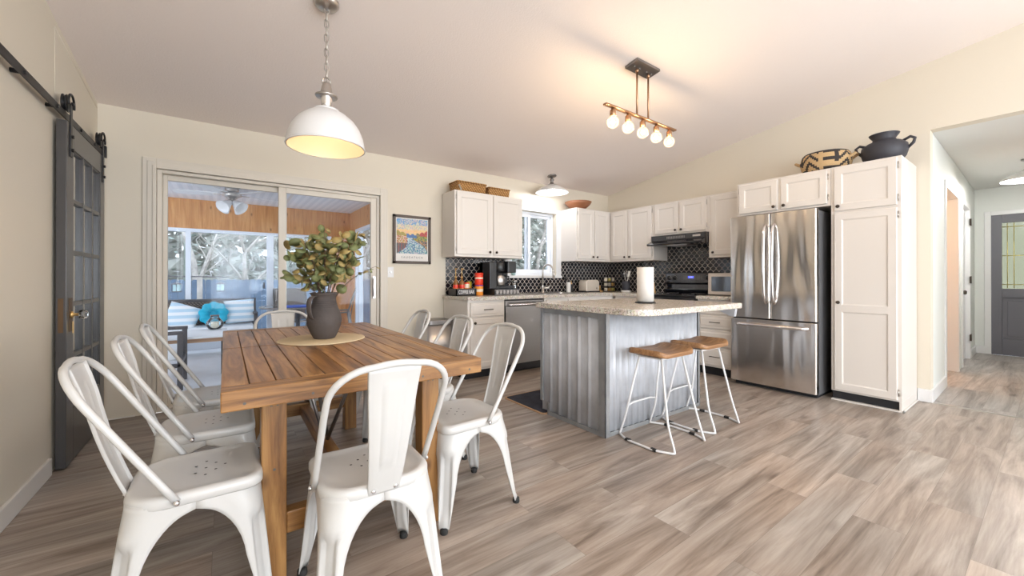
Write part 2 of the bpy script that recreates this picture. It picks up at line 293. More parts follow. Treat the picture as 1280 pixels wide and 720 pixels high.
# ------------------------------------------------------------------ mesh builder
class MB:
    def __init__(s): s.v = []; s.f = []; s.mi = []; s.sm = []; s.cur = 0
    def add(s, vs, fs, smooth=False):
        o = len(s.v); s.v += [tuple(x) for x in vs]
        for f in fs: s.f.append([i+o for i in f]); s.mi.append(s.cur); s.sm.append(smooth)
        return s
    def box(s, x0, x1, y0, y1, z0, z1):
        x0, x1 = sorted((x0, x1)); y0, y1 = sorted((y0, y1)); z0, z1 = sorted((z0, z1))
        vs = [(x, y, z) for z in (z0, z1) for y in (y0, y1) for x in (x0, x1)]
        return s.add(vs, [(0, 2, 3, 1), (4, 5, 7, 6), (0, 1, 5, 4), (2, 6, 7, 3), (0, 4, 6, 2), (1, 3, 7, 5)])
    def hexa(s, vs): return s.add(vs, [(0, 3, 2, 1), (4, 5, 6, 7), (0, 1, 5, 4), (1, 2, 6, 5), (2, 3, 7, 6), (3, 0, 4, 7)])
    def prism(s, poly, a, b, axis=2, smooth=False):   # poly 2d CCW, extruded along axis a->b
        n = len(poly)
        def P(p, t):
            if axis == 2: return (p[0], p[1], t)
            if axis == 1: return (p[0], t, p[1])
            return (t, p[0], p[1])
        vs = [P(p, a) for p in poly] + [P(p, b) for p in poly]
        fs = [list(range(n))[::-1], list(range(n, 2*n))] 
        s.add(vs, fs); o = len(s.v) - 2*n
        for i in range(n): s.f.append([o+i, o+(i+1) % n, o+n+(i+1) % n, o+n+i]); s.mi.append(s.cur); s.sm.append(smooth)
        return s
    def loft(s, rings, closed=True, cap0=True, cap1=True, smooth=True):
        n = len(rings[0]); vs = [p for r in rings for p in r]; fs = []
        m = n if closed else n-1
        for j in range(len(rings)-1):
            for i in range(m): fs.append((j*n+i, j*n+(i+1) % n, (j+1)*n+(i+1) % n, (j+1)*n+i))
        s.add(vs, fs, smooth); o = len(s.v)-len(vs)
        if closed and cap0: s.f.append([o+i for i in range(n)][::-1]); s.mi.append(s.cur); s.sm.append(False)
        if closed and cap1: s.f.append([o+(len(rings)-1)*n+i for i in range(n)]); s.mi.append(s.cur); s.sm.append(False)
        return s
    def lathe(s, prof, c=(0, 0, 0), n=24, cap0=True, cap1=True, axis=2, smooth=True):
        rings = []
        for r, z in prof:
            ring = []
            for i in range(n):
                a = 2*pi*i/n; x, y = r*cos(a), r*sin(a)
                if axis == 2: p = (c[0]+x, c[1]+y, c[2]+z)
                elif axis == 1: p = (c[0]+x, c[1]+z, c[2]-y)
                else: p = (c[0]+z, c[1]+x, c[2]+y)
                ring.append(p)
            rings.append(ring)
        return s.loft(rings, True, cap0, cap1, smooth)
    def cyl(s, c, r, h, n=20, axis=2, smooth=True): return s.lathe([(r, 0), (r, h)], c, n, axis=axis, smooth=smooth)
    def tube(s, pts, r, n=8, closed=False, caps=True):
        pts = [Vector(p) for p in pts]; N = len(pts); rr = r if isinstance(r, (list, tuple)) else [r]*N
        rings = []; up = None
        for i in range(N):
            if closed: t = (pts[(i+1) % N]-pts[i-1])
            else: t = pts[min(i+1, N-1)]-pts[max(i-1, 0)]
            t.normalize()
            if up is None:
                up = Vector((0, 0, 1)) if abs(t.z) < .9 else Vector((1, 0, 0))
            a = t.cross(up)
            if a.length < 1e-5: a = t.cross(Vector((1, 0, 0)))
            a.normalize(); b2 = a.cross(t).normalized(); up = b2
            rings.append([tuple(pts[i]+rr[i]*(cos(2*pi*k/n)*a+sin(2*pi*k/n)*b2)) for k in range(n)])
        if closed: rings.append(rings[0])
        return s.loft(rings, True, caps and not closed, caps and not closed)
    def bar(s, p, q, w, h, up=(0, 0, 1)):
        p, q = Vector(p), Vector(q); t = (q-p).normalized(); up = Vector(up)
        a = t.cross(up)
        if a.length < 1e-4: a = t.cross(Vector((0, 1, 0)))
        a.normalize(); b2 = a.cross(t).normalized()
        vs = []
        for c in (p, q):
            for (i, j) in ((-1, -1), (1, -1), (1, 1), (-1, 1)): vs.append(tuple(c+a*i*w/2+b2*j*h/2))
        return s.add(vs, [(0, 3, 2, 1), (4, 5, 6, 7), (0, 1, 5, 4), (1, 2, 6, 5), (2, 3, 7, 6), (3, 0, 4, 7)])
    def ball(s, c, r, n=14, m=8, sz=1):
        return s.lathe([(max(r*sin(pi*j/m), 1e-5), -r*sz*cos(pi*j/m)) for j in range(m+1)], c, n, False, False)
    def xf(s, mtx):
        s.v = [tuple(mtx @ Vector(p)) for p in s.v]; return s
    def build(s, name, mats, parent=None, bevel=0, solid=0, segs=2, sub=0):
        off = Vector((0, 0, 0))
        if parent is not None:
            k = parent
            while k is not None: off += k.location; k = k.parent
        me = bpy.data.meshes.new(name); me.from_pydata([tuple(Vector(p)-off) for p in s.v], [], s.f)
        if not isinstance(mats, (list, tuple)): mats = [mats]
        for k in mats: me.materials.append(M(k) if isinstance(k, str) else k)
        me.polygons.foreach_set('material_index', s.mi); me.polygons.foreach_set('use_smooth', s.sm); me.update()
        bm = bmesh.new(); bm.from_mesh(me)
        if solid == 0: bmesh.ops.recalc_face_normals(bm, faces=bm.faces)
        bm.to_mesh(me); bm.free()
        o = bpy.data.objects.new(name, me); COL.objects.link(o)
        if parent is not None: o.parent = parent
        if solid:
            d = o.modifiers.new('s', 'SOLIDIFY'); d.thickness = solid; d.offset = 0
        if sub:
            d = o.modifiers.new('u', 'SUBSURF'); d.levels = sub; d.render_levels = sub
        if bevel:
            d = o.modifiers.new('b', 'BEVEL'); d.width = bevel; d.segments = segs; d.limit_method = 'ANGLE'; d.angle_limit = R(40)
        return o
def tag(o, label=None, cat=None, group=None, kind=None):
    if label: o['label'] = label
    if cat: o['category'] = cat
    if group: o['group'] = group
    if kind: o['kind'] = kind
    return o
def thing(name, label, cat, loc=(0, 0, 0), rz=0, group=None):
    o = bpy.data.objects.new(name, None); COL.objects.link(o); o.empty_display_size = .05
    o.location = loc; o.rotation_euler = (0, 0, rz); return tag(o, label, cat, group)
def dup(o, loc=None, rz=None, label=None, parent=None):
    c = o.copy(); COL.objects.link(c)
    if parent is not None: c.parent = parent
    if loc is not None: c.location = loc
    if rz is not None: c.rotation_euler = (0, 0, rz)
    if label: c['label'] = label
    for ch in list(o.children): dup(ch, parent=c)
    return c
def struct(name, mb, mats, label=None, parent=None, **k):
    o = mb.build(name, mats, parent, **k)
    if parent is None: o['kind'] = 'structure'
    if label: o['label'] = label
    return o
def rrect(x0, x1, y0, y1, rad, n=6):     # rad: radii for corners (x1,y1),(x0,y1),(x0,y0),(x1,y0)
    if not isinstance(rad, (list, tuple)): rad = [rad]*4
    out = []
    for (cx, cy, sx, sy, a0), r in zip(((x1, y1, -1, -1, 0), (x0, y1, 1, -1, 90), (x0, y0, 1, 1, 180), (x1, y0, -1, 1, 270)), rad):
        for i in range(n+1):
            a = R(a0+90*i/n); out.append((cx+sx*r+r*cos(a), cy+sy*r+r*sin(a)))
    return out
def text_mesh(s, size, mtx, mat_, name, parent, extr=.001, sx=1, align='CENTER'):
    cu = bpy.data.curves.new(name, 'FONT'); cu.body = s; cu.size = size; cu.extrude = extr; cu.align_x = align; cu.align_y = 'CENTER'
    t = bpy.data.objects.new('tmp', cu); COL.objects.link(t)
    dg = bpy.context.evaluated_depsgraph_get(); me = bpy.data.meshes.new_from_object(t.evaluated_get(dg))
    bpy.data.objects.remove(t); bpy.data.curves.remove(cu)
    off = Vector((0, 0, 0)); k = parent
    while k is not None: off += k.location; k = k.parent
    me.transform(Matrix.Translation(-off) @ mtx @ Matrix.Diagonal((sx, 1, 1, 1)))
    me.materials.clear(); me.materials.append(M(mat_))
    o = bpy.data.objects.new(name, me); COL.objects.link(o); o.parent = parent; return o
W = 5.954
CEIL = lambda y: 2.485+.157*(-y)
# kitchen run mapping: face 'A' (back wall) or 'B' (right wall): u along the wall, d = distance out of it
def mp(F, u, d, z): return (u, -d, z) if F == 'A' else (W-d, -u, z)
def kbox(mb, F, u0, u1, d0, d1, z0, z1):
    a = mp(F, u0, d0, z0); b = mp(F, u1, d1, z1); return mb.box(a[0], b[0], a[1], b[1], a[2], b[2])
def panel(F, u0, u1, z0, z1, d, t=.019, fr=.055, rec=.008, mb=None, splits=()):
    """door/drawer front: frame with recessed centre(s) and sloped inner edge"""
    mb = mb or MB()
    def rect(i, dd, zz0=z0, zz1=z1, uu0=u0, uu1=u1):
        return [mp(F, uu0+i, dd, zz0+i), mp(F, uu1-i, dd, zz0+i), mp(F, uu1-i, dd, zz1-i), mp(F, uu0+i, dd, zz1-i)]
    back = rect(0, d); o1 = rect(0, d+t-.004); o2 = rect(.004, d+t)
    mb.loft([back, o1, o2], True, True, False, False)
    zs = [z0+.004]+list(splits)+[z1-.004]
    for k in range(len(zs)-1):
        a = zs[k] if k == 0 else zs[k]-0.0; b = zs[k+1]
        r0 = rect(0, d+t, a, b, u0+.004, u1-.004)
        f0 = fr if k == 0 else fr*.55; f1 = fr if k == len(zs)-2 else fr*.55
        def ins(i, dd): return [mp(F, u0+fr+i, dd, a+f0+i), mp(F, u1-fr-i, dd, a+f0+i), mp(F, u1-fr-i, dd, b-f1-i), mp(F, u0+fr+i, dd, b-f1-i)]
        mb.loft([r0, ins(0, d+t), ins(.004, d+t-rec*.5), ins(.012, d+t-rec)], True, False, True, False)
    return mb

# ================================================================== THE SETTING
FR = -9.0; RIDGE = -5.2
m = MB().box(0, W, FR, 0, -.05, 0); struct('floor', m, 'vinyl_plank')
m = MB(); m.hexa([(W, -5.0, -.05), (10, -5.0, -.05), (10, -3.6, -.05), (W, -3.6, -.05), (W, -5.0, .0), (10, -5.0, .0), (10, -3.6, .0), (W, -3.6, .0)])
m.box(6.7, 8.2, -3.7, -2.2, -.05, -.001)
struct('floor_hall', m, 'vinyl_plank_hall')
m = MB()
zr = CEIL(RIDGE)
m.prism([(-.0, CEIL(0)), (0.12, CEIL(0)-.02), (.12, CEIL(0)+.1), (RIDGE, zr+.1), (FR-.1, zr-.157*(RIDGE-FR)+.1), (FR-.1, zr-.157*(RIDGE-FR)), (RIDGE, zr)], -.1, W+.1, 0)
struct('ceiling', m, 'ceiling_paint')
def wall_holes(mb, F, u0, u1, z0, z1, holes, d0=-.15, d1=0):
    """boxes around rectangular holes (u0,u1,z0,z1) sorted by u"""
    u = u0
    for a, b, c, d in holes:
        kbox(mb, F, u, a, d0, d1, z0, z1)
        if c > z0: kbox(mb, F, a, b, d0, d1, z0, c)
        if d < z1: kbox(mb, F, a, b, d0, d1, d, z1)
        u = b
    kbox(mb, F, u, u1, d0, d1, z0, z1); return mb
DX0, DX1, DZ = .345, 2.19, 2.03            # sliding door opening
WX0, WX1, WZ0, WZ1 = 3.96, 4.80, 1.16, 2.075   # kitchen window opening
struct('wall_back', wall_holes(MB(), 'A', -.15, W+.15, 0, 2.6, [(DX0, DX1, 0, DZ), (WX0, WX1, WZ0, WZ1)]), 'wall_paint')
# left wall: sloping top
m = MB(); m.prism([(0, 0), (0, CEIL(0)+.02), (RIDGE, zr+.02), (RIDGE, 0)], -.12, 0, 0)
z9 = zr-.157*(RIDGE-FR)
m.prism([(RIDGE, 0), (RIDGE, zr+.02), (FR, z9+.02), (FR, 0)], -.12, 0, 0)
struct('wall_left', m, 'wall_paint')
m = MB()
OY0, OY1, OZ = -3.7135, -5.0, 2.457        # hall opening
m.prism([(0, 0), (0, CEIL(0)+.02), (OY0, CEIL(OY0)+.02), (OY0, 0)], W, W+.12, 0)
m.prism([(OY0, OZ), (OY0, CEIL(OY0)+.02), (OY1, CEIL(OY1)+.02), (OY1, OZ)], W, W+.12, 0)
m.prism([(OY1, 0), (OY1, CEIL(OY1)+.02), (RIDGE, zr+.02), (FR, z9+.02), (FR, 0)], W, W+.12, 0)
struct('wall_right', m, 'wall_paint')
m = MB()
for a, b in ((-.12, .5), (5.4, W+.12)): m.box(a, b, FR-.12, FR, 0, z9+.05)
m.box(.5, 5.4, FR-.12, FR, 0, .3); m.box(.5, 5.4, FR-.12, FR, 2.4, z9+.05)
struct('wall_front', m, 'wall_paint')
for k, (a, b) in enumerate(((.5, 2.95), (2.95, 5.4))):  # unseen glazing, added and widened to suit the rear fill lamp
    m = MB(); y0, y1 = FR-.09, FR-.03
    for x0, x1, z0, z1 in ((a, a+.06, .3, 2.4), (b-.06, b, .3, 2.4), (a, b, .3, .36), (a, b, 2.34, 2.4), ((a+b)/2-.03, (a+b)/2+.03, .3, 2.4)): m.box(x0, x1, y0, y1, z0, z1)
    w = struct('window_%d' % (k+3), m, 'white_gloss'); MB().box(a+.05, b-.05, FR-.062, FR-.058, .35, 2.35).build('pane', 'pane', w)
for k, (x, y) in enumerate(((.012, -6.6), (W-.012, -6.9))):      # unseen window frames on solid wall, added around the side fill lamps
    m = MB(); s = 1 if x < 1 else -1
    for a, b, c, d in ((y-.93, y-.85, .77, 2.23), (y+.85, y+.93, .77, 2.23), (y-.85, y+.85, .77, .85), (y-.85, y+.85, 2.15, 2.23), (y-.025, y+.025, .85, 2.15)): m.box(x-.012, x+.012, a, b, c, d)
    struct('window_%d' % (k+7), m, 'white_gloss', bevel=.003)
# hall: left wall slightly out of square, end wall, ceiling
def hy(x): return OY0 + (x-W)*.018
def hallbox(mb, x0, x1, z0, z1, t=.12, off=0):
    a, b = hy(x0)-off, hy(x1)-off
    return mb.hexa([(x0, a, z0), (x1, b, z0), (x1, b+t, z0), (x0, a+t, z0), (x0, a, z1), (x1, b, z1), (x1, b+t, z1), (x0, a+t, z1)])
m = MB()
for a, b in ((W+.118, 6.888), (7.912, 8.348), (9.212, 10.0)): hallbox(m, a, b, 0, OZ)
for a, b in ((6.888, 7.912), (8.348, 9.212)): hallbox(m, a, b, 2.082, OZ)
struct('wall_hall_left', m, 'wall_hall')
m = MB().box(10, 10.12, -5.1, -4.72, 0, OZ).box(10, 10.12, -3.80, -3.5, 0, OZ).box(10.05, 10.12, -4.72, -3.80, 2.05, OZ).box(10, 10.05, -4.72, -3.80, 2.056, OZ)
struct('wall_hall_end', m, 'wall_hall')
m = MB().box(W+.118, 10.1, -5.12, -5.002, 0, OZ); struct('wall_hall_right', m, 'wall_hall')
m = MB().box(W+.118, 10.1, -5.1, -3.5, OZ+.002, OZ+.08); mat('hall_ceiling', (.74, .74, .72), .85); struct('ceiling_hall', m, 'hall_ceiling')
# room behind the hall opening (warm coloured)
m = MB().box(7.96, 8.06, -3.56, -2.2, 0, 2.4).box(6.6, 8.06, -2.3, -2.2, 0, 2.4).box(6.6, 6.7, -3.58, -2.2, 0, 2.4)
struct('wall_side_room', m, 'peach_wall'); struct('ceiling_side_room', MB().box(6.6, 8.06, -3.55, -2.2, 2.4, 2.45), 'peach_wall')
light('side_room_light', 'POINT', (7.3, -2.8, 2.1), 14, (1, .75, .5), .1)
# casings in the hall
def casing(name, x0, x1, z1, w=.07):
    m = MB(); hallbox(m, x0-w, x0, 0, z1+w, .14, .012); hallbox(m, x1, x1+w, 0, z1+w, .14, .012); hallbox(m, x0, x1, z1, z1+w, .14, .012)
    struct(name, m, 'white_gloss', bevel=.004)
casing('trim_1', 6.90, 7.90, 2.07); casing('trim_2', 8.36, 9.20, 2.07)
m = MB(); hallbox(m, 8.37, 9.19, .012, 2.06, .035, -.035)
d = struct('door_2', m, 'white_gloss', 'white hall door with bronze knob and hinges', bevel=.003)
m = MB(); m.lathe([(.027, 0), (.027, .006), (.01, .01), (.01, .035), (.024, .045), (.028, .058), (.02, .07), (.002, .072)], (8.45, -3.64, .94), 14, axis=1)
m.v = [(x, -3.632-(y+3.64), z) for x, y, z in m.v]; m.build('knob', 'bronze', d)
for z in (.3, 1.1, 1.9):
    m = MB(); hallbox(m, 9.172, 9.212, z-.045, z+.045, .012, .018); m.cyl((9.195, hy(9.19)-.018, z-.05), .007, .1, 8); m.build('hinge', 'bronze', d)
# baseboards
def base(name, boxes): 
    m = MB()
    for b in boxes: m.box(*b)
    struct(name, m, 'trim_white', bevel=.004)
base('baseboard_left', [(0, .016, -9, -1.045, 0, .10)])
base('baseboard_back', [(.0, .22, -.014, 0, 0, .012), (2.25, 2.93, -.014, 0, 0, .09)])
m = MB().box(W-.016, W, OY0, -3.63, 0, .115); hallbox(m, W-.016, 6.82, 0, .115, .02, .016); struct('baseboard_hall', m, 'white_gloss', bevel=.004)
m = MB(); hallbox(m, 9.28, 9.99, 0, .115, .02, .016); m.box(9.984, 10, -3.75, -3.62, 0, .115); struct('baseboard_hall_end', m, 'white_gloss', bevel=.004)
m = MB().prism([(-.0, 0), (.045, 0), (.035, .007), (.01, .007)], -5.0, OY0, 1); m.v = [(W+x-.02, y, z) for x, y, z in m.v]; struct('trim_3', m, 'nickel')
# grey hall-end door with leaded glass
m = MB()
y0, y1 = -4.725, -3.795; ga, gb = -4.62, -3.90
m.box(10.0, 10.045, y0, ga, .0, 2.055); m.box(10.0, 10.045, gb, y1, .0, 2.055); m.box(10.0, 10.045, ga, gb, 1.93, 2.055); m.box(10.0, 10.045, ga, gb, .84, .97); m.box(10.0, 10.045, ga, gb, .0, .24)
m.box(10.022, 10.04, ga, gb, .24, .84)
m.box(10.012, 10.03, ga+.05, gb-.05, .29, .79)
mat('hall_door_grey', (.135, .135, .155), .5)
d = struct('door_3', m, 'hall_door_grey', 'dark grey door at the end of the hall with leaded glass light', bevel=.004)
p = MB().box(10.02, 10.026, ga, gb, .97, 1.93).build('pane', 'leaded_pane', d)
m = MB(); yc = (ga+gb)/2
for y in (yc-.25, yc-.12, yc+.12, yc+.25, yc-.31, yc+.31): m.tube([(10.016, y, .98), (10.016, y, 1.92)], .0045, 6)
for z in (1.03, 1.87): m.tube([(10.016, ga, z), (10.016, gb, z)], .006, 6)
m.tube([(10.016, ga, 1.45), (10.016, yc-.08, 1.45)], .006, 6); m.tube([(10.016, yc+.08, 1.45), (10.016, gb, 1.45)], .006, 6)
m.tube([(10.016, yc-.08, 1.45), (10.016, yc, 1.55), (10.016, yc+.08, 1.45), (10.016, yc, 1.35)], .006, 6, closed=True)
for s in (1, -1): m.tube([(10.016, yc, 1.45+s*.1), (10.016, yc, 1.45+s*.42)], .006, 6); m.tube([(10.016, yc-.12, 1.45+s*.30), (10.016, yc-.05, 1.45+s*.38), (10.016, yc+.05, 1.45+s*.38), (10.016, yc+.12, 1.45+s*.30)], .006, 6)
m.build('leading', 'came_gold', d)
m = MB().box(9.985, 10.1, -4.80, -4.72, 0, 2.11).box(9.985, 10.1, -3.80, -3.735, 0, 2.11).box(9.985, 10.1, -4.72, -3.80, 2.05, 2.11); struct('trim_4', m, 'white_gloss', bevel=.004)

# --- sliding glass door
m = MB()
for k, (w, t) in enumerate(((.085, .014), (.055, .024), (.022, .034))):
    e = .001*k; z_ = .0005*k; m.box(DX0-w, DX0+e, -t, z_, z_, DZ+w); m.box(DX1-e, DX1+w, -t, z_, z_, DZ+w); m.box(DX0+e, DX1-e, -t, z_, DZ-e, DZ+w)
struct('trim_5', m, 'door_casing', 'moulded casing around the sliding glass door', bevel=.003)
m = MB()
fx = lambda mb, x0, x1, y0, y1, z0, z1: mb.box(x0, x1, y0, y1, z0, z1)
fx(m, DX0+.003, DX0+.035, .002, .14, 0.001, DZ-.003); fx(m, DX1-.03, DX1-.003, .002, .14, 0.001, DZ-.003); fx(m, DX0+.035, DX1-.03, .002, .14, DZ-.03, DZ-.003); fx(m, DX0+.035, DX1-.03, -.005, .14, 0.001, .03)
door = struct('door_1', m, 'door_casing', 'sliding glass patio door in cream frame', bevel=.003)
def sash(name, x0, x1, y, st, rt, rb):
    m = MB(); y0, y1 = y-.018, y+.018
    m.box(x0, x0+st[0], y0, y1, .03, DZ-.03); m.box(x1-st[1], x1, y0, y1, .03, DZ-.03)
    m.box(x0+st[0], x1-st[1], y0, y1, DZ-.03-rt, DZ-.03); m.box(x0+st[0], x1-st[1], y0, y1, .03, .03+rb)
    o = m.build(name, 'door_casing', door, bevel=.003)
    MB().box(x0+st[0]-.005, x1-st[1]+.005, y-.003, y+.003, .03+rb-.005, DZ-.025-rt).build('pane', 'pane', o); return o
sash('fixed_sash', DX0+.035, 1.30, .085, (.03, .05), .045, .09)
s2 = sash('sliding_sash', 1.225, DX1-.03, .035, (.062, .062), .05, .09)
m = MB(); hx = DX1-.065; m.tube([(hx, .016, .92), (hx-.012, -.028, .94), (hx-.014, -.034, 1.02), (hx-.012, -.028, 1.1), (hx, .016, 1.12)], .007, 8); m.box(hx-.01, hx+.018, .0, .017, .90, 1.14)
m.build('handle', 'nickel', s2)
# --- kitchen window: casing, frame, two slider sashes
m = MB()
m.box(WX0-.09, WX0, -.016, 0, WZ0-.03, WZ1+.06); m.box(WX1, WX1+.09, -.016, 0, WZ0-.03, WZ1+.06); m.box(WX0, WX1, -.016, 0, WZ1, WZ1+.06); m.box(WX0-.09, WX1+.09, -.035, 0, WZ0-.035, WZ0)
struct('trim_6', m, 'white_gloss', bevel=.003)
m = MB(); y0, y1 = .07, .14
m.box(WX0+.001, WX0+.035, y0, y1, WZ0+.001, WZ1-.001); m.box(WX1-.035, WX1-.001, y0, y1, WZ0+.001, WZ1-.001); m.box(WX0+.035, WX1-.035, y0, y1, WZ0+.001, WZ0+.05); m.box(WX0+.035, WX1-.035, y0, y1, WZ1-.035, WZ1-.001)
win = struct('window_1', m, 'vinyl_white', 'white sliding kitchen window above the sink', bevel=.003)
m = MB()
for a, b, y in ((WX0+.035, 4.37, .085), (4.30, WX1-.035, .115)):
    m.box(a, a+.045, y-.014, y+.014, WZ0+.05, WZ1-.035); m.box(b-.045, b, y-.014, y+.014, WZ0+.05, WZ1-.035)
    m.box(a+.045, b-.045, y-.014, y+.014, WZ0+.05, WZ0+.09); m.box(a+.045, b-.045, y-.014, y+.014, WZ1-.075, WZ1-.035)
s = m.build('sash', 'vinyl_white', win, bevel=.002)
MB().box(WX0+.07, 4.34, .083, .087, WZ0+.08, WZ1-.07).box(4.34, WX1-.07, .113, .117, WZ0+.08, WZ1-.07).build('pane', 'pane', s)
MB().box(4.315, 4.34, .055, .072, 1.42, 1.50).box(4.315, 4.34, .055, .072, 1.80, 1.86).build('latch', 'vinyl_white', s, bevel=.003)

# --- backsplash tiles (on the walls)
m = MB(); T = .008
for a, b, z0, z1 in ((2.99, WX0-.09, .914, 1.375), (WX0-.09, WX1+.09, .914, WZ0-.035), (WX1+.09, W-.0, .914, 1.375)): kbox(m, 'A', a, b, 0, T, z0, z1)
struct('trim_7', m, 'tile_x', 'black ogee tile backsplash with pale grout on the window wall')
m = MB(); kbox(m, 'B', T, 1.1, 0, T, .914, 1.375); kbox(m, 'B', 1.1, 1.871, 0, T, .914, 1.72); kbox(m, 'B', 1.871, 2.33, 0, T, .914, 1.375)
struct('trim_8', m, 'tile_y', 'black ogee tile backsplash with pale grout behind the range')
# access panel seam on the left wall, above the barn door
m = MB(); 
for a, b in (((.0012, -.96, 2.20), (.0012, -.96, 2.585)), ((.0012, -.96, 2.585), (.0012, -.02, 2.44))): m.tube([a, b], .002, 6)
struct('trim_9', m, 'wall_paint')

# ================================================================== BARN DOOR
TH = .055
t = thing('barn_door', 'dark charcoal sliding barn door with glass lites hanging on the left wall', 'door', (.06, -.55, 0))
X0, X1 = .016, .060
DY0, DY1, DZ0, DZ1 = -1.005, -.115, .012, 2.04
m = MB(); rows = [.36, .66, .965, 1.27, 1.575, 1.90]; cols = [-.875, -.655, -.44, -.235]
rows = [.33, .645, .96, 1.275, 1.59, 1.90]
m.box(X0, X1, DY0, cols[0], DZ0, DZ1); m.box(X0, X1, cols[3], DY1, DZ0, DZ1); m.box(X0, X1, cols[0], cols[3], DZ0, rows[0]); m.box(X0, X1, cols[0], cols[3], rows[5], DZ1)
m.build('door_frame', 'charcoal_paint', t, bevel=.003)
m = MB()
for y in cols[1:3]: m.box(X0+.006, X1-.002, y-.013, y+.013, rows[0], rows[5])
for z in rows[1:5]: m.box(X0+.008, X1-.004, cols[0], cols[3], z-.013, z+.013)
for y in (cols[0], cols[3]): m.box(X0+.008, X1-.006, y-.008, y+.012, rows[0], rows[5])
for z in (rows[0], rows[5]): m.box(X0+.008, X1-.007, cols[0], cols[3], z-.01, z+.01)
m.build('muntin', 'charcoal_paint', t, bevel=.002)
for i in range(3):
    for j in range(5): MB().box(X0+.018, X0+.024, cols[i]+.008, cols[i+1]-.008, rows[j]+.008, rows[j+1]-.008).build('pane', 'door_glass_dark', t)
m = MB().box(X1, X1+.003, -.965, -.905, .80, 1.0); m.box(X1-.034, X1-.012, DY0-.002, DY0, .8, 1.0); m.build('escutcheon', 'aged_brass', t, bevel=.003)
k = MB().lathe([(.02, 0), (.02, .008), (.009, .012), (.009, .03)], (X1+.003, -.935, .90), 14, axis=0).build('knob_neck', 'gold', t)
MB().lathe([(.012, .028), (.024, .036), (.029, .05), (.026, .064), (.012, .072), (.001, .073)], (X1+.003, -.935, .90), 10, axis=0, smooth=False).build('knob', 'clear_glass', t)
MB().bar((X1+.012, -.935, .86), (X1+.012, -.935, .79), .008, .004, (1, 0, 0)).build('key', 'gold', t)
for y in (-.94, -.175):
    h = MB().box(X1, X1+.006, y-.018, y+.018, 1.84, 2.155).build('hanger_strap', 'black_iron', t, bevel=.002)
    m = MB().lathe([(.0, -.01), (.052, -.01), (.052, -.006), (.042, -.004), (.042, .004), (.052, .006), (.052, .01), (0, .01)], (.040, y, 2.157), 20, axis=0, cap0=False, cap1=False); m.build('roller_wheel', 'black_iron', h)
    m = MB()
    for z in (1.88, 1.96, 2.157): m.cyl((X1+.004, y, z), .011, .012, 6, 0, False)
    m.tube([(X1+.004, y+.055*cos(R(a)), 2.157+.055*sin(R(a))) for a in range(-20, 201, 20)], .006, 6)
    m.build('bolt', 'black_iron', h)
t = thing('barn_door_track', 'flat black steel rail carrying the barn door on the left wall', 'rail', (.05, -1.5, 2.08))
MB().box(.036, .044, -2.9, -.06, 2.062, 2.105).build('rail', 'black_iron', t, bevel=.001)
for y in (-.32, -.65, -1.1, -1.55, -2.05, -2.6):
    MB().cyl((.0, y, 2.083), .011, .036, 10, 0).cyl((.044, y, 2.083), .010, .007, 6, 0, False).build('standoff', 'black_iron', t)
MB().box(.03, .065, -.09, -.06, 2.05, 2.14).build('stop', 'black_iron', t, bevel=.003)

# ================================================================== PENDANT, CHANDELIER, CEILING LIGHTS
px, py = 1.30, -1.82
t = thing('pendant_lamp', 'white metal dome pendant lamp on a chain over the dining table', 'lamp', (px, py, CEIL(py)))
prof = [(.215, 1.900), (.214, 1.915), (.205, 1.965), (.185, 2.015), (.155, 2.058), (.115, 2.092), (.078, 2.112), (.06, 2.120)]
m = MB().lathe([(r, z) for r, z in prof], (px, py, 0), 48, False, False); sh = m.build('shade', 'white_gloss', t, solid=.003)
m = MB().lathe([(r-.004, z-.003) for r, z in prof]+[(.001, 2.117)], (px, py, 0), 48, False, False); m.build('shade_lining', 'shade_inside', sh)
MB().tube([(px+.216*cos(a*pi/24), py+.216*sin(a*pi/24), 1.900) for a in range(48)], .004, 6, True).build('rim', 'white_gloss', sh)
MB().lathe([(.075, 2.113), (.07, 2.126), (.045, 2.135), (.03, 2.137)], (px, py, 0), 32, True, True).build('cap', 'white_gloss', sh)
MB().lathe([(.026, 2.130), (.030, 2.16), (.035, 2.20), (.035, 2.212)], (px, py, 0), 24).build('socket_cup', 'chrome', t)
MB().lathe([(.036, 2.20), (.060, 2.202), (.064, 2.210), (.036, 2.218), (.034, 2.23), (.023, 2.28), (.018, 2.288)], (px, py, 0), 24).build('neck', 'nickel', t)
m = MB()
for i in range(2): m.tube([(px+.022*cos(pi*i), py, 2.28), (px+.02*cos(pi*i), py, 2.31), (px, py, 2.325)], .004, 6)
m.build('hook', 'nickel', t)
m = MB(); z = 2.322; k = 0
while z < CEIL(py)-.03:
    pts = []
    for a in range(12):
        q = 2*pi*a/12; x, zz = .012*cos(q), .018*sin(q)+ (.009 if sin(q) > 0 else -.009)
        pts.append((px+(x if k % 2 else 0), py+(0 if k % 2 else x), z+.02+zz))
    m.tube(pts, .0036, 6, True); z += .043; k += 1
m.tube([(px+.006*sin(i*.9), py+.006*cos(i*.9), 2.29+(CEIL(py)-2.3)*i/14) for i in range(15)], .002, 5)
m.build('chain', 'nickel', t)
m = MB().lathe([(.07, .012), (.07, -.012), (.055, -.03), (.012, -.04)], (0, 0, 0), 28); m.xf(Matrix.Translation((px, py, CEIL(py))) @ Matrix.Rotation(math.atan(-.157), 4, 'X')); m.build('canopy', 'nickel', t)
MB().ball((px, py, 2.02), .032, 16, 10).build('bulb', 'bulb_soft', t)
light('pendant_light', 'POINT', (px, py, 1.972), 1.9, (1, .80, .58), .035)

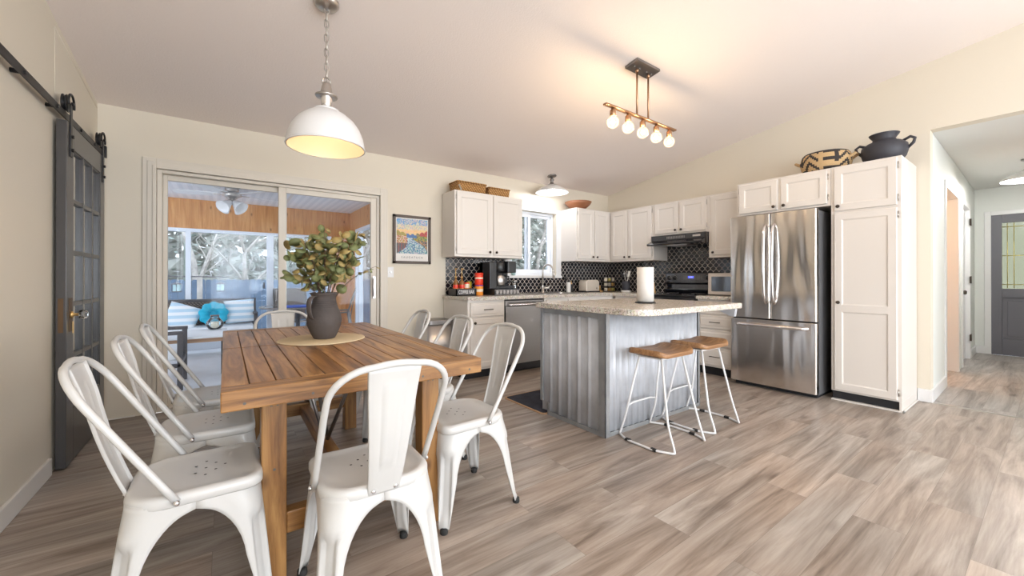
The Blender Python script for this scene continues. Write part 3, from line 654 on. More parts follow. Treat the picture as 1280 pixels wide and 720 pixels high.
t = thing('linear_chandelier', 'bronze bar chandelier with five globe bulbs hanging over the island', 'chandelier', (3.60, -2.38, CEIL(-2.38)))
MB().box(3.135, 4.065, -2.398, -2.362, 2.432, 2.446).build('bar', 'copper_metal', t, bevel=.002)
for x in (3.525, 3.675):
    MB().tube([(x, -2.38, 2.445), (x, -2.38, 2.82)], .0075, 10).lathe([(.0, 0), (.013, .004), (.013, .02), (.006, .035)], (x, -2.38, 2.795), 12).build('down_rod', 'copper_metal', t)
m = MB().box(-.15, .15, -.062, .062, -.022, 0); 
for x in (-.11, -.045, .045, .11): m.lathe([(.008, -.022), (.008, -.03), (.001, -.034)], (x, 0, 0), 10)
m.xf(Matrix.Translation((3.60, -2.38, CEIL(-2.38))) @ Matrix.Rotation(math.atan(-.157), 4, 'X')); m.build('canopy', 'gunmetal', t, bevel=.002)
BX = (3.228, 3.412, 3.60, 3.788, 3.978)
for x in BX:
    s = MB().lathe([(.012, 2.432), (.012, 2.42), (.024, 2.41), (.024, 2.372), (.02, 2.366)], (x, -2.38, 0), 16).build('socket', 'copper_metal', t)
    MB().lathe([(.014, 2.368), (.02, 2.358)]+[(.046*sin(R(a)), 2.320+.046*cos(R(a))) for a in range(30, 181, 15)], (x, -2.38, 0), 20, False, False).build('globe_bulb', 'bulb_glass', s)
    MB().ball((x, -2.38, 2.322), .013, 10, 8, 1.5).build('filament', 'bulb_glow', s)
    light('bulb_light', 'POINT', (x, -2.38, 2.322), 4.3, WARM, .022)

def flush_lamp(label, x, y, z, slope, pw, col, r=.22):
    t = thing('flush_ceiling_light', label, 'ceiling light', (x, y, z))
    m = MB().lathe([(.062, .008), (.062, -.012), (.045, -.02), (.022, -.028)], (0, 0, 0), 24); m.xf(Matrix.Translation((x, y, z)) @ Matrix.Rotation(math.atan(-slope), 4, 'X')); m.build('canopy', 'gunmetal', t)
    MB().lathe([(.02, -.01), (.02, -.045), (.032, -.055), (.032, -.062), (.02, -.072), (.026, -.11), (.05, -.12), (.05, -.13)], (x, y, z), 20).build('stem', 'gunmetal', t)
    sh = MB().lathe([(.05, -.125), (.10, -.145), (.16, -.18), (r, -.225), (r+.002, -.235)], (x, y, z), 40, False, False).build('shade', 'white_gloss', t, solid=.003)
    MB().ball((x, y, z-.185), .045, 16, 10).build('bulb', 'bulb_cool', t)
    light('ceiling_bulb_light', 'POINT', (x, y, z-.245), pw, col, .05)
flush_lamp('small white dish ceiling light above the kitchen sink', 4.45, -.30, CEIL(-.3), .157, 7, (.97, .97, 1))
flush_lamp('white dish ceiling light in the hall, cut by the frame edge', 8.10, -4.2, OZ, 0, 46, (1, .98, .95), .21)

# ================================================================== KITCHEN
def knob(F, u, d, z, parent, r=.015):
    c = mp(F, u, d, z); m = MB()
    prof = [(.006, 0), (.006, .010), (r, .014), (r, .022), (r*.6, .027), (.001, .028)]
    m.lathe([(a, -b if 1 else b) for a, b in prof], c, 14, axis=1 if F == 'A' else 0); m.build('knob', 'bronze', parent)
def hinges(F, u, d, z0, z1, parent):
    for z in (z0+.06, z1-.06):
        m = MB(); kbox(m, F, u-.006, u+.006, d, d+.004, z-.03, z+.03); c = mp(F, u, d+.006, z-.02); m.cyl(c, .004, .04, 8); m.build('hinge', 'nickel', parent)
def door(F, u0, u1, z0, z1, d, parent, kn=None, hinge=None, splits=(), fr=.055):
    o = panel(F, u0, u1, z0, z1, d, splits=splits, fr=fr).build('door', 'cabinet_white', parent)
    if kn: knob(F, kn[0], d+.019, kn[1], o)
    if hinge: hinges(F, hinge, d, z0, z1, o)
    return o
def pull(F, u, d, z, parent, w=.10):
    m = MB(); a = lambda uu, dd: mp(F, uu, dd, z)
    m.tube([a(u-w/2, d), a(u-w/2, d+.022)], .0035, 6).tube([a(u+w/2, d), a(u+w/2, d+.022)], .0035, 6).tube([a(u-w/2-.01, d+.022), a(u+w/2+.01, d+.022)], .0045, 8)
    m.build('pull', 'bronze', parent)
def drawer(F, u0, u1, z0, z1, d, parent):
    o = panel(F, u0, u1, z0, z1, d, fr=.022, rec=-.004).build('drawer', 'cabinet_white', parent); pull(F, (u0+u1)/2, d+.023, (z0+z1)/2, o); return o
def cab(name, label, F, u0, u1, z0, z1, d, toe=False, group='white kitchen cabinets'):
    t = thing(name, label, 'cabinet', mp(F, (u0+u1)/2, .1, 0 if toe else z0), group=group)
    m = MB()
    if toe: kbox(m, F, u0, u1, .02, d, .10, z1)
    else: kbox(m, F, u0, u1, 0.009, d, z0, z1)
    m.build('body', 'cabinet_white', t, bevel=.002)
    if toe: m = MB(); kbox(m, F, u0+.004, u1, .02, d-.055, 0, .10); m.build('toe_kick', 'black_kick', t)
    return t
ZB, ZT = 1.372, 2.139
c = cab('wall_cabinet', 'white two door wall cabinet left of the kitchen window, baskets on its top', 'A', 2.937, 3.912, ZB, ZT, .335)
door('A', 2.958, 3.432, ZB+.03, ZT-.018, .335, c, (3.40, 1.435), 2.955); door('A', 3.462, 3.895, ZB+.03, ZT-.018, .335, c, (3.495, 1.435), 3.898)
c = cab('wall_cabinet', 'white wall cabinet right of the kitchen window, wooden bowl on its top', 'A', 4.888, 5.615, ZB, ZT, .335)
door('A', 4.912, 5.235, ZB+.03, ZT-.018, .335, c, (5.205, 1.435), 4.908); door('A', 5.262, 5.565, ZB+.03, ZT-.018, .335, c, (5.292, 1.435))
c = cab('wall_cabinet', 'white two door wall cabinet between the room corner and the range hood', 'B', .0, 1.098, ZB, ZT, .335)
door('B', .36, .655, ZB+.03, ZT-.018, .335, c, (.625, 1.435)); door('B', .685, 1.070, ZB+.03, ZT-.018, .335, c, (.715, 1.435), 1.075)
c = cab('wall_cabinet', 'short white two door wall cabinet above the range hood', 'B', 1.100, 1.871, 1.695, ZT, .335)
door('B', 1.125, 1.468, 1.72, ZT-.018, .335, c, (1.44, 1.755)); door('B', 1.495, 1.842, 1.72, ZT-.018, .335, c, (1.523, 1.755), 1.847)
c = cab('wall_cabinet', 'white single door wall cabinet between the range hood and the fridge', 'B', 1.873, 2.318, ZB, ZT, .335)
door('B', 1.905, 2.300, ZB+.03, ZT-.018, .335, c, (1.935, 1.435))
c = cab('wall_cabinet', 'white two door wall cabinet above the fridge', 'B', 2.320, 3.150, 1.795, ZT+.006, .587)
door('B', 2.345, 2.715, 1.815, ZT-.012, .587, c, (2.685, 1.85), 2.341); door('B', 2.745, 3.125, 1.815, ZT-.012, .587, c, (2.775, 1.85), 3.13)
t = thing('pantry_cabinet', 'tall white pantry cabinet right of the fridge', 'cabinet', (W-.3, -3.39, 0))
m = MB(); kbox(m, 'B', 3.152, 3.627, .009, .587, .085, ZT+.006); kbox(m, 'B', 3.609, 3.627, .009, .587, 0, .085); m.build('body', 'cabinet_white', t, bevel=.002)
m = MB(); kbox(m, 'B', 3.155, 3.609, .03, .56, .0, .085); m.build('toe_kick', 'black_kick', t)
m = MB(); kbox(m, 'B', 3.152, 3.64, .55, .60, .0, .012); kbox(m, 'B', 3.627, 3.64, .018, .60, 0, .012); m.build('shoe_moulding', 'trim_white', t, bevel=.003)
door('B', 3.178, 3.600, 1.735, ZT-.010, .587, t, (3.21, 1.775), 3.606)
door('B', 3.178, 3.600, .10, 1.712, .587, t, (3.21, .90), 3.606, splits=(.845,))
# base cabinets
c = cab('base_cabinet', 'white base cabinet with one drawer and one door left of the dishwasher', 'A', 2.957, 3.445, 0, .874, .60, True)
drawer('A', 2.985, 3.425, .69, .85, .60, c); door('A', 2.985, 3.425, .125, .665, .60, c, (3.035, .625), fr=.05)
c = cab('base_cabinet', 'white sink base cabinet right of the dishwasher', 'A', 4.055, 5.95, 0, .874, .60, True)
for a, b in ((4.08, 4.44), (4.46, 4.82)): panel('A', a, b, .69, .85, .60, fr=.022, rec=-.004).build('false_drawer', 'cabinet_white', c); door('A', a, b, .125, .665, .60, c, ((b-.04) if a < 4.2 else (a+.04), .625), fr=.05)
door('A', 4.85, 5.3, .125, .85, .60, c, (4.9, .62), fr=.05)
c = cab('base_cabinet', 'white base cabinet between the corner and the black range', 'B', .645, 1.095, 0, .874, .60, True)
drawer('B', .66, 1.07, .69, .85, .60, c); door('B', .66, 1.07, .125, .665, .60, c, (1.03, .625), fr=.05)
c = cab('base_cabinet', 'white four drawer base cabinet between the range and the fridge', 'B', 1.875, 2.312, 0, .874, .60, True)
for z0, z1 in ((.71, .855), (.545, .69), (.345, .525), (.125, .325)): drawer('B', 1.895, 2.295, z0, z1, .60, c)
# countertops
t = thing('countertop', 'speckled beige countertop along the window wall with a sink cut in it', 'countertop', (4, -.3, .874))
SX0, SX1, SY0, SY1 = 4.10, 4.80, -.55, -.12
m = MB()
for a in ((2.94, SX0, -.64, -.009), (SX1, W-.01, -.64, -.009), (SX0, SX1, -.64, SY0), (SX0, SX1, SY1, -.009)): m.box(*a, .875, .914)
m.box(W-.64, W-.009, -1.095, -.64, .875, .914)
m.build('slab', 'counter_speckle', t)
m = MB().prism(rrect(SX0-.015, SX1+.015, SY0-.015, SY1+.015, .03), .9145, .9185)
t2 = thing('kitchen_sink', 'stainless steel drop in sink under the kitchen window', 'sink', (4.45, -.33, .914))
m = MB(); ro = rrect(SX0-.02, SX1+.02, SY0-.02, SY1+.03, .04); ri = rrect(SX0+.01, SX1-.01, SY0+.01, SY1-.02, .05); rb = rrect(SX0+.03, SX1-.03, SY0+.03, SY1-.04, .06)
m.loft([[(x, y, .9145) for x, y in ro], [(x, y, .9185) for x, y in ro], [(x, y, .9185) for x, y in ri], [(x, y, .76) for x, y in rb]], True, False, True, False); m.build('basin', 'steel_soft', t2, solid=.001)
m = MB().lathe([(.03, .0), (.028, .012), (.022, .02), (.02, .10)], (4.47, -.085, .9185), 20); m.build('faucet_body', 'nickel', f := thing('kitchen_faucet', 'tall brushed gooseneck faucet standing behind the sink', 'faucet', (4.47, -.085, .9185)))
pts = [(4.47, -.085, 1.0), (4.468, -.088, 1.22)]+[(4.468+.0*a, -.088-.075+.075*cos(R(a)), 1.22+.095*sin(R(a))) for a in range(20, 171, 15)]
ang = R(58)
def fr(p, base=(4.468, -.088)):
    dx = 0; dy = p[1]-base[1]; return (base[0]-dy*cos(ang)*1.0, base[1]+dy*sin(ang), p[2])
pts = [fr(p) for p in pts]
MB().tube(pts, .012, 12).build('gooseneck', 'nickel', f); e = pts[-1]
MB().tube([e, (e[0]+.004, e[1]-.006, e[2]-.05), (e[0]+.008, e[1]-.012, e[2]-.12)], [.014, .017, .02], 12).build('spray_head', 'nickel', f)
MB().tube([(4.49, -.085, .985), (4.56, -.10, .985), (4.60, -.11, 1.03)], [.015, .015, .008], 10).build('lever', 'nickel', f)
t = thing('countertop', 'short speckled beige countertop between the range and the fridge', 'countertop', (W-.3, -2.1, .874))
m = MB(); kbox(m, 'B', 1.872, 2.315, .009, .64, .875, .914); m.build('slab', 'counter_speckle', t, bevel=.006)
# dishwasher
t = thing('dishwasher', 'stainless dishwasher under the window wall counter', 'dishwasher', (3.75, -.3, 0))
m = MB(); kbox(m, 'A', 3.455, 4.047, .03, .585, .03, .868); m.build('tub', 'black_plastic', t)
m = MB(); kbox(m, 'A', 3.460, 4.042, .587, .61, .105, .79); kbox(m, 'A', 3.460, 4.042, .587, .60, .79, .855); m.build('door', 'steel_dark', t, bevel=.004)
m = MB(); m.loft([[(3.49+.525*k/12, y, z) for y, z in ((-.612, .80), (-.645-.004*sin(pi*k/12), .797), (-.648-.004*sin(pi*k/12), .815), (-.612, .835))] for k in range(13)]); m.build('handle', 'chrome', t)
m = MB(); kbox(m, 'A', 3.455, 4.047, .03, .545, 0, .10); m.build('toe_kick', 'black_kick', t)
# range
t = thing('range', 'black freestanding electric range with glass cooktop', 'stove', (W-.33, -1.485, 0))
RU0, RU1 = 1.102, 1.868
m = MB(); kbox(m, 'B', RU0, RU1, .02, .62, .02, .90); m.build('body', 'black_plastic', t)
m = MB(); kbox(m, 'B', RU0-.002, RU1+.002, .02, .665, .90, .922); m.build('cooktop', 'black_gloss', t, bevel=.006)
m = MB()
for u, d, r in ((1.30, .20, .075), (1.68, .20, .095), (1.30, .47, .10), (1.68, .47, .075)): c = mp('B', u, d, .9222); m.lathe([(r, 0), (r, .0006), (r-.004, .0006), (r-.004, 0)], c, 32, cap0=False, cap1=False)
m.build('burner_ring', 'gunmetal', t)
m = MB(); prof = [(.02, .922), (.075, .922), (.095, .955), (.075, .97), (.06, 1.04), (.085, 1.06), (.06, 1.19), (.045, 1.20), (.02, 1.20)]
m.prism([(W-d, z) for d, z in prof], -RU1, -RU0, 1); con = m.build('backguard', 'black_gloss', t, bevel=.003)
def on_guard(u, z, o=.001): d = .085+(.06-.085)*(z-1.06)/.13+o; return mp('B', u, d, z)
m = MB()
for u in (1.17, 1.255, 1.80, 1.72): m.lathe([(.030, 0), (.030, -.006), (.021, -.008), (.018, -.028), (.001, -.029)], on_guard(u, 1.128), 20, axis=0)
m.build('knob', 'black_plastic', con)
m = MB()
for u in (1.17, 1.255, 1.80, 1.72): m.lathe([(.031, 0), (.033, -.001), (.033, -.003), (.0305, -.003)], on_guard(u, 1.128), 24, axis=0, cap0=False, cap1=False)
m.build('dial_ring', 'nickel', con)
a = on_guard(1.38, 1.10, .002); b = on_guard(1.62, 1.16, .002)
m = MB().hexa([(a[0]-.002, a[1], 1.10), (a[0]-.002, b[1], 1.10), (a[0], b[1], 1.10), (a[0], a[1], 1.10), (b[0]-.002, a[1], 1.16), (b[0]-.002, b[1], 1.16), (b[0], b[1], 1.16), (b[0], a[1], 1.16)]); m.build('control_panel', 'glass_dark', con)
a = on_guard(1.44, 1.125, .005); b = on_guard(1.52, 1.15, .005)
MB().box(a[0]-.001, a[0]+.001, -1.53, -1.45, 1.122, 1.15).build('display', 'lcd', con)
RY = Matrix.Rotation(R(-90), 4, 'Z') @ Matrix.Rotation(R(90), 4, 'X')     # text facing -x
text_mesh('10:08', .022, Matrix.Translation((a[0]-.003, -1.49, 1.136)) @ RY, 'chalk', 'display_digits', con)
m = MB(); kbox(m, 'B', RU0+.01, RU1-.01, .62, .645, .25, .88); m.build('oven_door', 'black_gloss', t, bevel=.004)
m = MB(); m.tube([mp('B', RU0+.06, .645, .84), mp('B', RU0+.06, .68, .84)], .008).tube([mp('B', RU1-.06, .645, .84), mp('B', RU1-.06, .68, .84)], .008).tube([mp('B', RU0+.04, .685, .84), mp('B', RU1-.04, .685, .84)], .012, 10); m.build('oven_handle', 'black_plastic', t)
m = MB(); kbox(m, 'B', RU0+.01, RU1-.01, .62, .642, .05, .235); m.build('storage_drawer', 'black_plastic', t, bevel=.004)
# hood
t = thing('range_hood', 'black under cabinet range hood above the stove', 'range hood', (W-.25, -1.485, 1.55))
m = MB(); m.prism([(W-d, z) for d, z in ((.01, 1.555), (.49, 1.555), (.505, 1.565), (.505, 1.58), (.40, 1.625), (.40, 1.694), (.01, 1.694))], -1.868, -1.103, 1); m.build('shell', 'black_gloss', t, bevel=.004)
m = MB(); kbox(m, 'B', 1.70, 1.80, .40, .402, 1.645, 1.668); m.build('switch_panel', 'nickel', t)
m = MB(); 
for i in range(12): kbox(m, 'B', 1.34+.022*i, 1.352+.022*i, .40, .402, 1.64, 1.67)
m.build('vent_slot', 'gunmetal', t)
m = MB(); kbox(m, 'B', 1.35, 1.62, .15, .40, 1.545, 1.555); m.build('filter', 'steel_soft', t)
# fridge
t = thing('refrigerator', 'stainless french door refrigerator with bottom freezer', 'refrigerator', (W-.4, -2.705, 0))
FU0, FU1 = 2.322, 3.088; G = .003; UM = 2.705
m = MB(); kbox(m, 'B', FU0+.004, FU1-.004, .04, .685, .03, 1.755); mat('fridge_side', (.13, .13, .135), .45); m.build('case', 'fridge_side', t, bevel=.004)
m = MB(); kbox(m, 'B', FU0+.02, FU1-.02, .08, .67, 0, .035); m.build('base_grille', 'black_kick', t)
def fdoor(u0, u1, z0, z1, nm='door'):
    m = MB(); poly = []
    a = rrect(0, u1-u0, 0, .062, [.014, .014, .004, .004], 5)
    m.prism([(W-.69-y, -(u0+x)) for x, y in a], z0, z1); return m.build(nm, 'steel_brushed', t, bevel=.002)
d1 = fdoor(FU0, UM-G, .715, 1.765); d2 = fdoor(UM+G, FU1, .715, 1.765); d3 = fdoor(FU0, FU1, .045, .70, 'freezer_drawer')
m = MB(); kbox(m, 'B', FU0+.01, FU1-.01, .66, .70, .698, .717); kbox(m, 'B', UM-.01, UM+.01, .66, .70, .70, 1.755); m.build('gasket', 'black_plastic', t)
def fhandle(d, u, z0, z1):
    m = MB(); rings = []
    N = 16
    for k in range(N+1):
        s = k/N; bow = .040+.028*sin(pi*s); z = z0+(z1-z0)*s
        if k in (0, N): bow = .0
        rings.append([mp('B', u+.013*cos(q), .752+bow+.009*sin(q), z) for q in [2*pi*i/10 for i in range(10)]])
    m.loft(rings); m.build('handle', 'chrome', d)
fhandle(d1, UM-.038, .86, 1.66); fhandle(d2, UM+.038, .86, 1.66)
m = MB(); rings = []
for k in range(21):
    s = k/20; bow = .030+.03*sin(pi*s); u = FU0+.06+(FU1-FU0-.12)*s
    if k in (0, 20): bow = 0
    rings.append([mp('B', u, .752+bow+.009*sin(q), .645+.014*cos(q)) for q in [2*pi*i/10 for i in range(10)]])
m.loft(rings).build('handle', 'chrome', d3)
# microwave
t = thing('microwave', 'small beige steel microwave on the counter beside the fridge', 'microwave', (W-.22, -2.1, .914))
m = MB(); kbox(m, 'B', 1.89, 2.31, .03, .375, .922, 1.182); m.build('case', 'microwave_beige', t, bevel=.006)
m = MB(); kbox(m, 'B', 1.893, 2.205, .375, .397, .925, 1.18); d = m.build('door', 'microwave_beige', t, bevel=.004)
m = MB(); kbox(m, 'B', 1.935, 2.165, .396, .399, .965, 1.14); m.build('window', 'glass_dark', d)
m = MB(); kbox(m, 'B', 2.21, 2.308, .375, .392, .925, 1.18); m.build('control_panel', 'black_plastic', t, bevel=.003)
m = MB()
for u in (1.93, 2.27):
    for dd in (.06, .34): m.cyl(mp('B', u, dd, .914), .012, .009, 10)
m.build('foot', 'rubber', t)

# ================================================================== ISLAND
t = thing('kitchen_island', 'kitchen island clad in corrugated galvanised metal with speckled beige top', 'kitchen island', (3.57, -2.2, 0))
IX0, IX1, IY0, IY1 = 2.965, 4.188, -2.532, -1.84
m = MB().box(IX0+.012, IX1-.012, IY0+.012, IY1, .10, .874).box(IX0+.012, IX1-.012, IY0+.012, IY1-.10, 0, .10); m.build('body', 'steel_dark', t)
def corr(a0, a1, z0, z1, wr, pitch, amp, big=False):
    m = MB(); n = int((a1-a0)/pitch*12); rows = [[], []]
    for i in range(n+1):
        a = a0+(a1-a0)*i/n; ph = ((a-a0)/pitch) % 1
        # ribbed sheet: rounded ribs with flatter pans
        h = max(0, cos(2*pi*ph))**.7*amp if not big else (max(0, cos(2*pi*ph))**1.6*amp + .25*amp*max(0, cos(6*pi*ph)))
        rows[0].append(wr(a, h, z0)); rows[1].append(wr(a, h, z1))
    m.loft(rows, False); return m
corr(IY0+.05, IY1-.02, .03, .85, lambda a, h, z: (IX0+.003-h, a, z), .105, .009, True).build('corrugated_panel', 'galvanised', t, solid=.001)
corr(IX0+.04, IX1-.02, .03, .86, lambda a, h, z: (a, IY0+.006-h, z), .067, .010).build('corrugated_panel', 'galvanised', t, solid=.001)
corr(IY0+.05, IY1-.02, .03, .85, lambda a, h, z: (IX1-.004+h, a, z), .135, .011, True).build('corrugated_panel', 'galvanised', t, solid=.001)
def angle(nm, *bs):
    m = MB()
    for b in bs: m.box(*b)
    m.build(nm, 'galv_trim', t, bevel=.002)
angle('corner_trim', (IX0-.010, IX0+.035, IY0-.010, IY0-.002, 0.0, .873), (IX0-.010, IX0-.002, IY0-.010, IY0+.055, 0, .873))
angle('corner_trim', (IX1-.02, IX1+.006, IY0-.008, IY0-.002, 0, .873), (IX1, IX1+.006, IY0-.008, IY0+.04, 0, .873))
angle('corner_trim', (IX0-.012, IX0-.002, IY1-.03, IY1+.002, .10, .873), (IX0-.012, IX0-.002, IY1-.115, IY1-.088, 0, .10))
angle('edge_trim', (IX0-.012, IX0-.002, IY0+.055, IY1-.03, .835, .873)); angle('edge_trim', (IX0-.010, IX0-.001, IY0+.055, IY1-.1, 0, .032))
angle('edge_trim', (IX0+.035, IX1-.02, IY0-.008, IY0-.001, 0, .03)); angle('edge_trim', (IX1+.0, IX1+.008, IY0+.04, IY1, 0, .03))
CX0, CX1, CY0, CY1 = 2.925, 4.262, -2.868, -1.80
poly = rrect(CX0, CX1, CY0, CY1, [.02, .02, .17, .025], 10)
m = MB().prism(poly, .872, .916, smooth=False); m.build('countertop', 'counter_speckle', t, bevel=.006)
m = MB().prism([(CY0+.20, .872), (CY0+.20, .862), (CY0+.13, .835), (CY0+.06, .805), (CY0+.035, .805), (CY0+.025, .872)], IX1-.005, IX1+.03, 0); m.build('bracket', 'galvanised', t)
m = MB()
for a, b in ((IX0+.03, 3.56), (3.59, IX1-.03)): m.box(a, b, IY1, IY1+.018, .13, .85)
m.build('door', 'cabinet_white', t, bevel=.004)

# ================================================================== BAR STOOLS
def stool(cx, cy, label, rz=0):
    t = thing('bar_stool', label, 'bar stool', (0, 0, 0))
    # saddle seat
    m = MB(); NX, NY = 20, 12; top = []; bot = []
    ol = rrect(-.195, .195, -.150, .150, .055, 6)
    def zt(x, y): return .612+.034*(abs(x)/.195)**2.2-.010*(abs(y)/.15)**2
    rings = []
    for k, (s, dz) in enumerate(((.93, 0), (.985, .003), (1, .010), (1, .030), (.985, .038))):
        rings.append([(x*s, y*s, (.582+.016*(abs(x)/.195)**2.2 if k < 3 else zt(x*s, y*s)-.038+.0)+ (dz if k < 3 else dz)) for x, y in ol])
    for s in (.95, .8, .6, .4, .2, .02): rings.append([(x*s, y*s, zt(x*s, y*s)+.002) for x, y in ol])
    m.loft(rings, True, True, True); m.build('seat', 'stool_wood', t)
    for sx in (-1, 1):
        x = sx*.175; pts = []
        q = [(sx*.12, .085, .59), (x*.97, .155, .20), (x, .205, .035), (x+sx*.012, .205, .009), (x+sx*.03, .11, .009), (x+sx*.035, 0, .009), (x+sx*.03, -.11, .009), (x+sx*.012, -.205, .009), (x, -.21, .035), (x*.97, -.16, .20), (sx*.12, -.085, .59)]
        q = [(a+sx*(.028 if abs(b) < .12 and c < .02 else 0), b, c) for a, b, c in q]
        # catmull smooth on the bends
        out = []
        for i in range(len(q)-1):
            p0 = q[max(i-1, 0)]; p1 = q[i]; p2 = q[i+1]; p3 = q[min(i+2, len(q)-1)]
            n = 1 if i in (0, 9) else 4
            for k in range(n):
                s = k/n
                if i in (0, 9): out.append(p1); continue
                out.append(tuple(.5*((2*p1[j])+(-p0[j]+p2[j])*s+(2*p0[j]-5*p1[j]+4*p2[j]-p3[j])*s*s+(-p0[j]+3*p1[j]-3*p2[j]+p3[j])*s**3) for j in range(3)))
        out.append(q[-1]); out = [(a, b, max(c, .009)) for a, b, c in out]
        MB().tube(out, .0075, 10).build('leg', 'white_gloss', t)
        for yy in (.10, -.10): MB().box(x+sx*.056-.011, x+sx*.056+.011, yy-.02, yy+.02, .0, .018).build('foot_pad', 'rubber', t, bevel=.003)
    MB().tube([(-.168, .157, .215), (-.1, .157, .228), (.1, .157, .228), (.168, .157, .215)], .006, 8).build('footrest', 'white_gloss', t)
    MB().box(-.14, .14, -.10, .10, .574, .584).build('mount_plate', 'white_gloss', t)
    t.location = (cx, cy, 0); t.rotation_euler = (0, 0, rz); return t
s1 = stool(3.285, -2.755, 'wooden saddle seat bar stool with white wire legs, the nearer one to the dining table')
s1.location = (3.285, -2.755, 0); s1['group'] = 'bar stools at the island'
s2 = dup(s1, (3.825, -2.735, 0), 0, 'wooden saddle seat bar stool with white wire legs, the one nearer the fridge')
# paper towel
t = thing('paper_towel_holder', 'white paper towel roll standing on a black holder on the island', 'paper towels', (3.60, -2.42, .916))
tx, ty = 3.585, -2.415
MB().lathe([(.082, 0), (.082, .008), (.075, .013), (.0, .013)], (tx, ty, .916), 32, cap1=False).build('base', 'black_iron', t)
MB().cyl((tx, ty, .925), .005, .31, 8).tube([(tx+.014*cos(a*pi/6), ty, 1.238+.014*sin(a*pi/6)) for a in range(12)], .003, 6, True).build('post', 'black_iron', t)
MB().lathe([(.021, .014), (.066, .014), (.066, .292), (.021, .292)], (tx, ty, .916), 36, cap0=False, cap1=False).build('paper_roll', 'paper_white', t)

# ================================================================== ITEMS ON COUNTERS
CT = .914
t = thing('coffee_bar_tray', 'black wooden tray box lettered COFFEE BAR in white on the counter', 'tray', (3.1, -.2, CT))
TX0, TX1, TY0, TY1, TZ = 2.965, 3.235, -.32, -.12, .085
m = MB(); m.box(TX0, TX1, TY0, TY0+.012, CT, CT+TZ).box(TX0, TX1, TY1-.012, TY1, CT, CT+TZ).box(TX0, TX0+.012, TY0, TY1, CT, CT+TZ).box(TX1-.012, TX1, TY0, TY1, CT, CT+TZ).box(TX0, TX1, TY0, TY1, CT, CT+.01)
m.build('box', 'sign_black', t)
RX = Matrix.Rotation(R(90), 4, 'X')
text_mesh('COFFEE BAR', .060, Matrix.Translation(((TX0+TX1)/2, TY0-.001, CT+.043)) @ RX, 'chalk', 'lettering', t, sx=.62)
def bottle(x, y, label):
    t = thing('syrup_bottle', label, 'bottle', (0, 0, 0), group=None)
    MB().lathe([(.028, 0), (.032, .004), (.032, .13), (.026, .155), (.012, .175), (.012, .20)], (0, 0, 0), 18).build('bottle_body', 'syrup', t)
    MB().lathe([(.0327, .055), (.0327, .12)], (0, 0, 0), 18, False, False).build('label_band', 'red_pack', t)
    MB().lathe([(.0331, .055), (.0331, .075)], (0, 0, 0), 18, False, False).build('label_stripe', 'yellow_pack', t)
    MB().lathe([(.014, .20), (.014, .215), (.005, .22), (.005, .30), (.010, .305), (.010, .315), (.0, .318)], (0, 0, 0), 12, cap1=False).tube([(0, 0, .31), (0, -.035, .312), (0, -.045, .30)], .004, 6).build('pump', 'gold', t)
    t.location = (x, y, CT+.0105); return t
b1 = bottle(3.022, -.20, 'syrup bottle with gold pump in the coffee tray, leftmost'); b2 = dup(b1, (3.105, -.20, CT+.0105), 0, 'syrup bottle with gold pump in the coffee tray, second from left')
b1['group'] = b2['group'] = 'syrup bottles in the coffee tray'
def can(nm, label, cat, x, y, z, r, h, c1, c2, lid, cz=(0.3, .8)):
    t = thing(nm, label, cat, (x, y, z))
    MB().lathe([(r*.95, 0), (r, .004), (r, h*.88), (r*.96, h*.9)], (x, y, z), 20).build('can_body', c1, t)
    MB().lathe([(r*1.005, h*cz[0]), (r*1.005, h*cz[1])], (x, y, z), 20, False, False).build('label_band', c2, t)
    MB().lathe([(r*1.03, h*.88), (r*1.03, h*.97), (r*.9, h), (0, h)], (x, y, z), 20, cap1=False).build('lid', lid, t); return t
can('creamer_can', 'short canister with red lid in the coffee tray', 'can', 3.175, -.19, CT+.0105, .033, .145, 'cream_pack', 'orange_pack', 'red_pack', (.3, .55))
can('mustard_jar', 'small yellow canister behind the coffee tray', 'can', 3.262, -.10, CT+.001, .033, .165, 'yellow_pack', 'orange_pack', 'yellow_pack', (.45, .6))
can('snack_canister', 'orange and purple printed canister under the red coffee tub', 'canister', 3.312, -.25, CT+.001, .052, .125, 'orange_pack', 'cream_pack', 'purple_pack', (.35, .6))
can('coffee_tub', 'red coffee tub stacked on the orange canister', 'coffee tub', 3.312, -.25, CT+.127, .052, .145, 'red_pack', 'cream_pack', 'red_pack', (.5, .62))
# coffee maker on pod drawer
t = thing('pod_drawer', 'black coffee pod drawer with chrome pods in front', 'drawer box', (3.6, -.26, CT))
m = MB().box(3.43, 3.80, -.42, -.10, CT+.001, CT+.075); m.build('box', 'black_plastic', t, bevel=.004)
m = MB()
for i in range(7): m.cyl((3.462+i*.051, -.433, CT+.038), .021, .013, 12, 1)
m.build('pod', 'gunmetal', t)
MB().box(3.43, 3.80, -.432, -.42, CT+.056, CT+.064).box(3.43, 3.80, -.432, -.42, CT+.008, CT+.014).build('wire', 'gunmetal', t)
t = thing('coffee_maker', 'black and steel coffee maker on the pod drawer', 'coffee maker', (3.6, -.25, CT+.076)); z = CT+.076
m = MB().box(3.40, 3.50, -.36, -.12, z, z+.33).box(3.40, 3.78, -.20, -.12, z, z+.33).box(3.50, 3.78, -.36, -.12, z, z+.035).build('housing', 'black_plastic', t, bevel=.008)
MB().box(3.66, 3.79, -.37, -.20, z+.20, z+.345).build('side_head', 'black_plastic', t, bevel=.01)
MB().lathe([(.065, .215), (.072, .23), (.072, .32), (.066, .328)], (3.585, -.285, z), 24).build('brew_head', 'black_plastic', t)
c = MB().lathe([(.062, .036), (.074, .05), (.076, .12), (.062, .165), (.055, .175)], (3.585, -.285, z), 28).build('carafe', 'steel_soft', t)
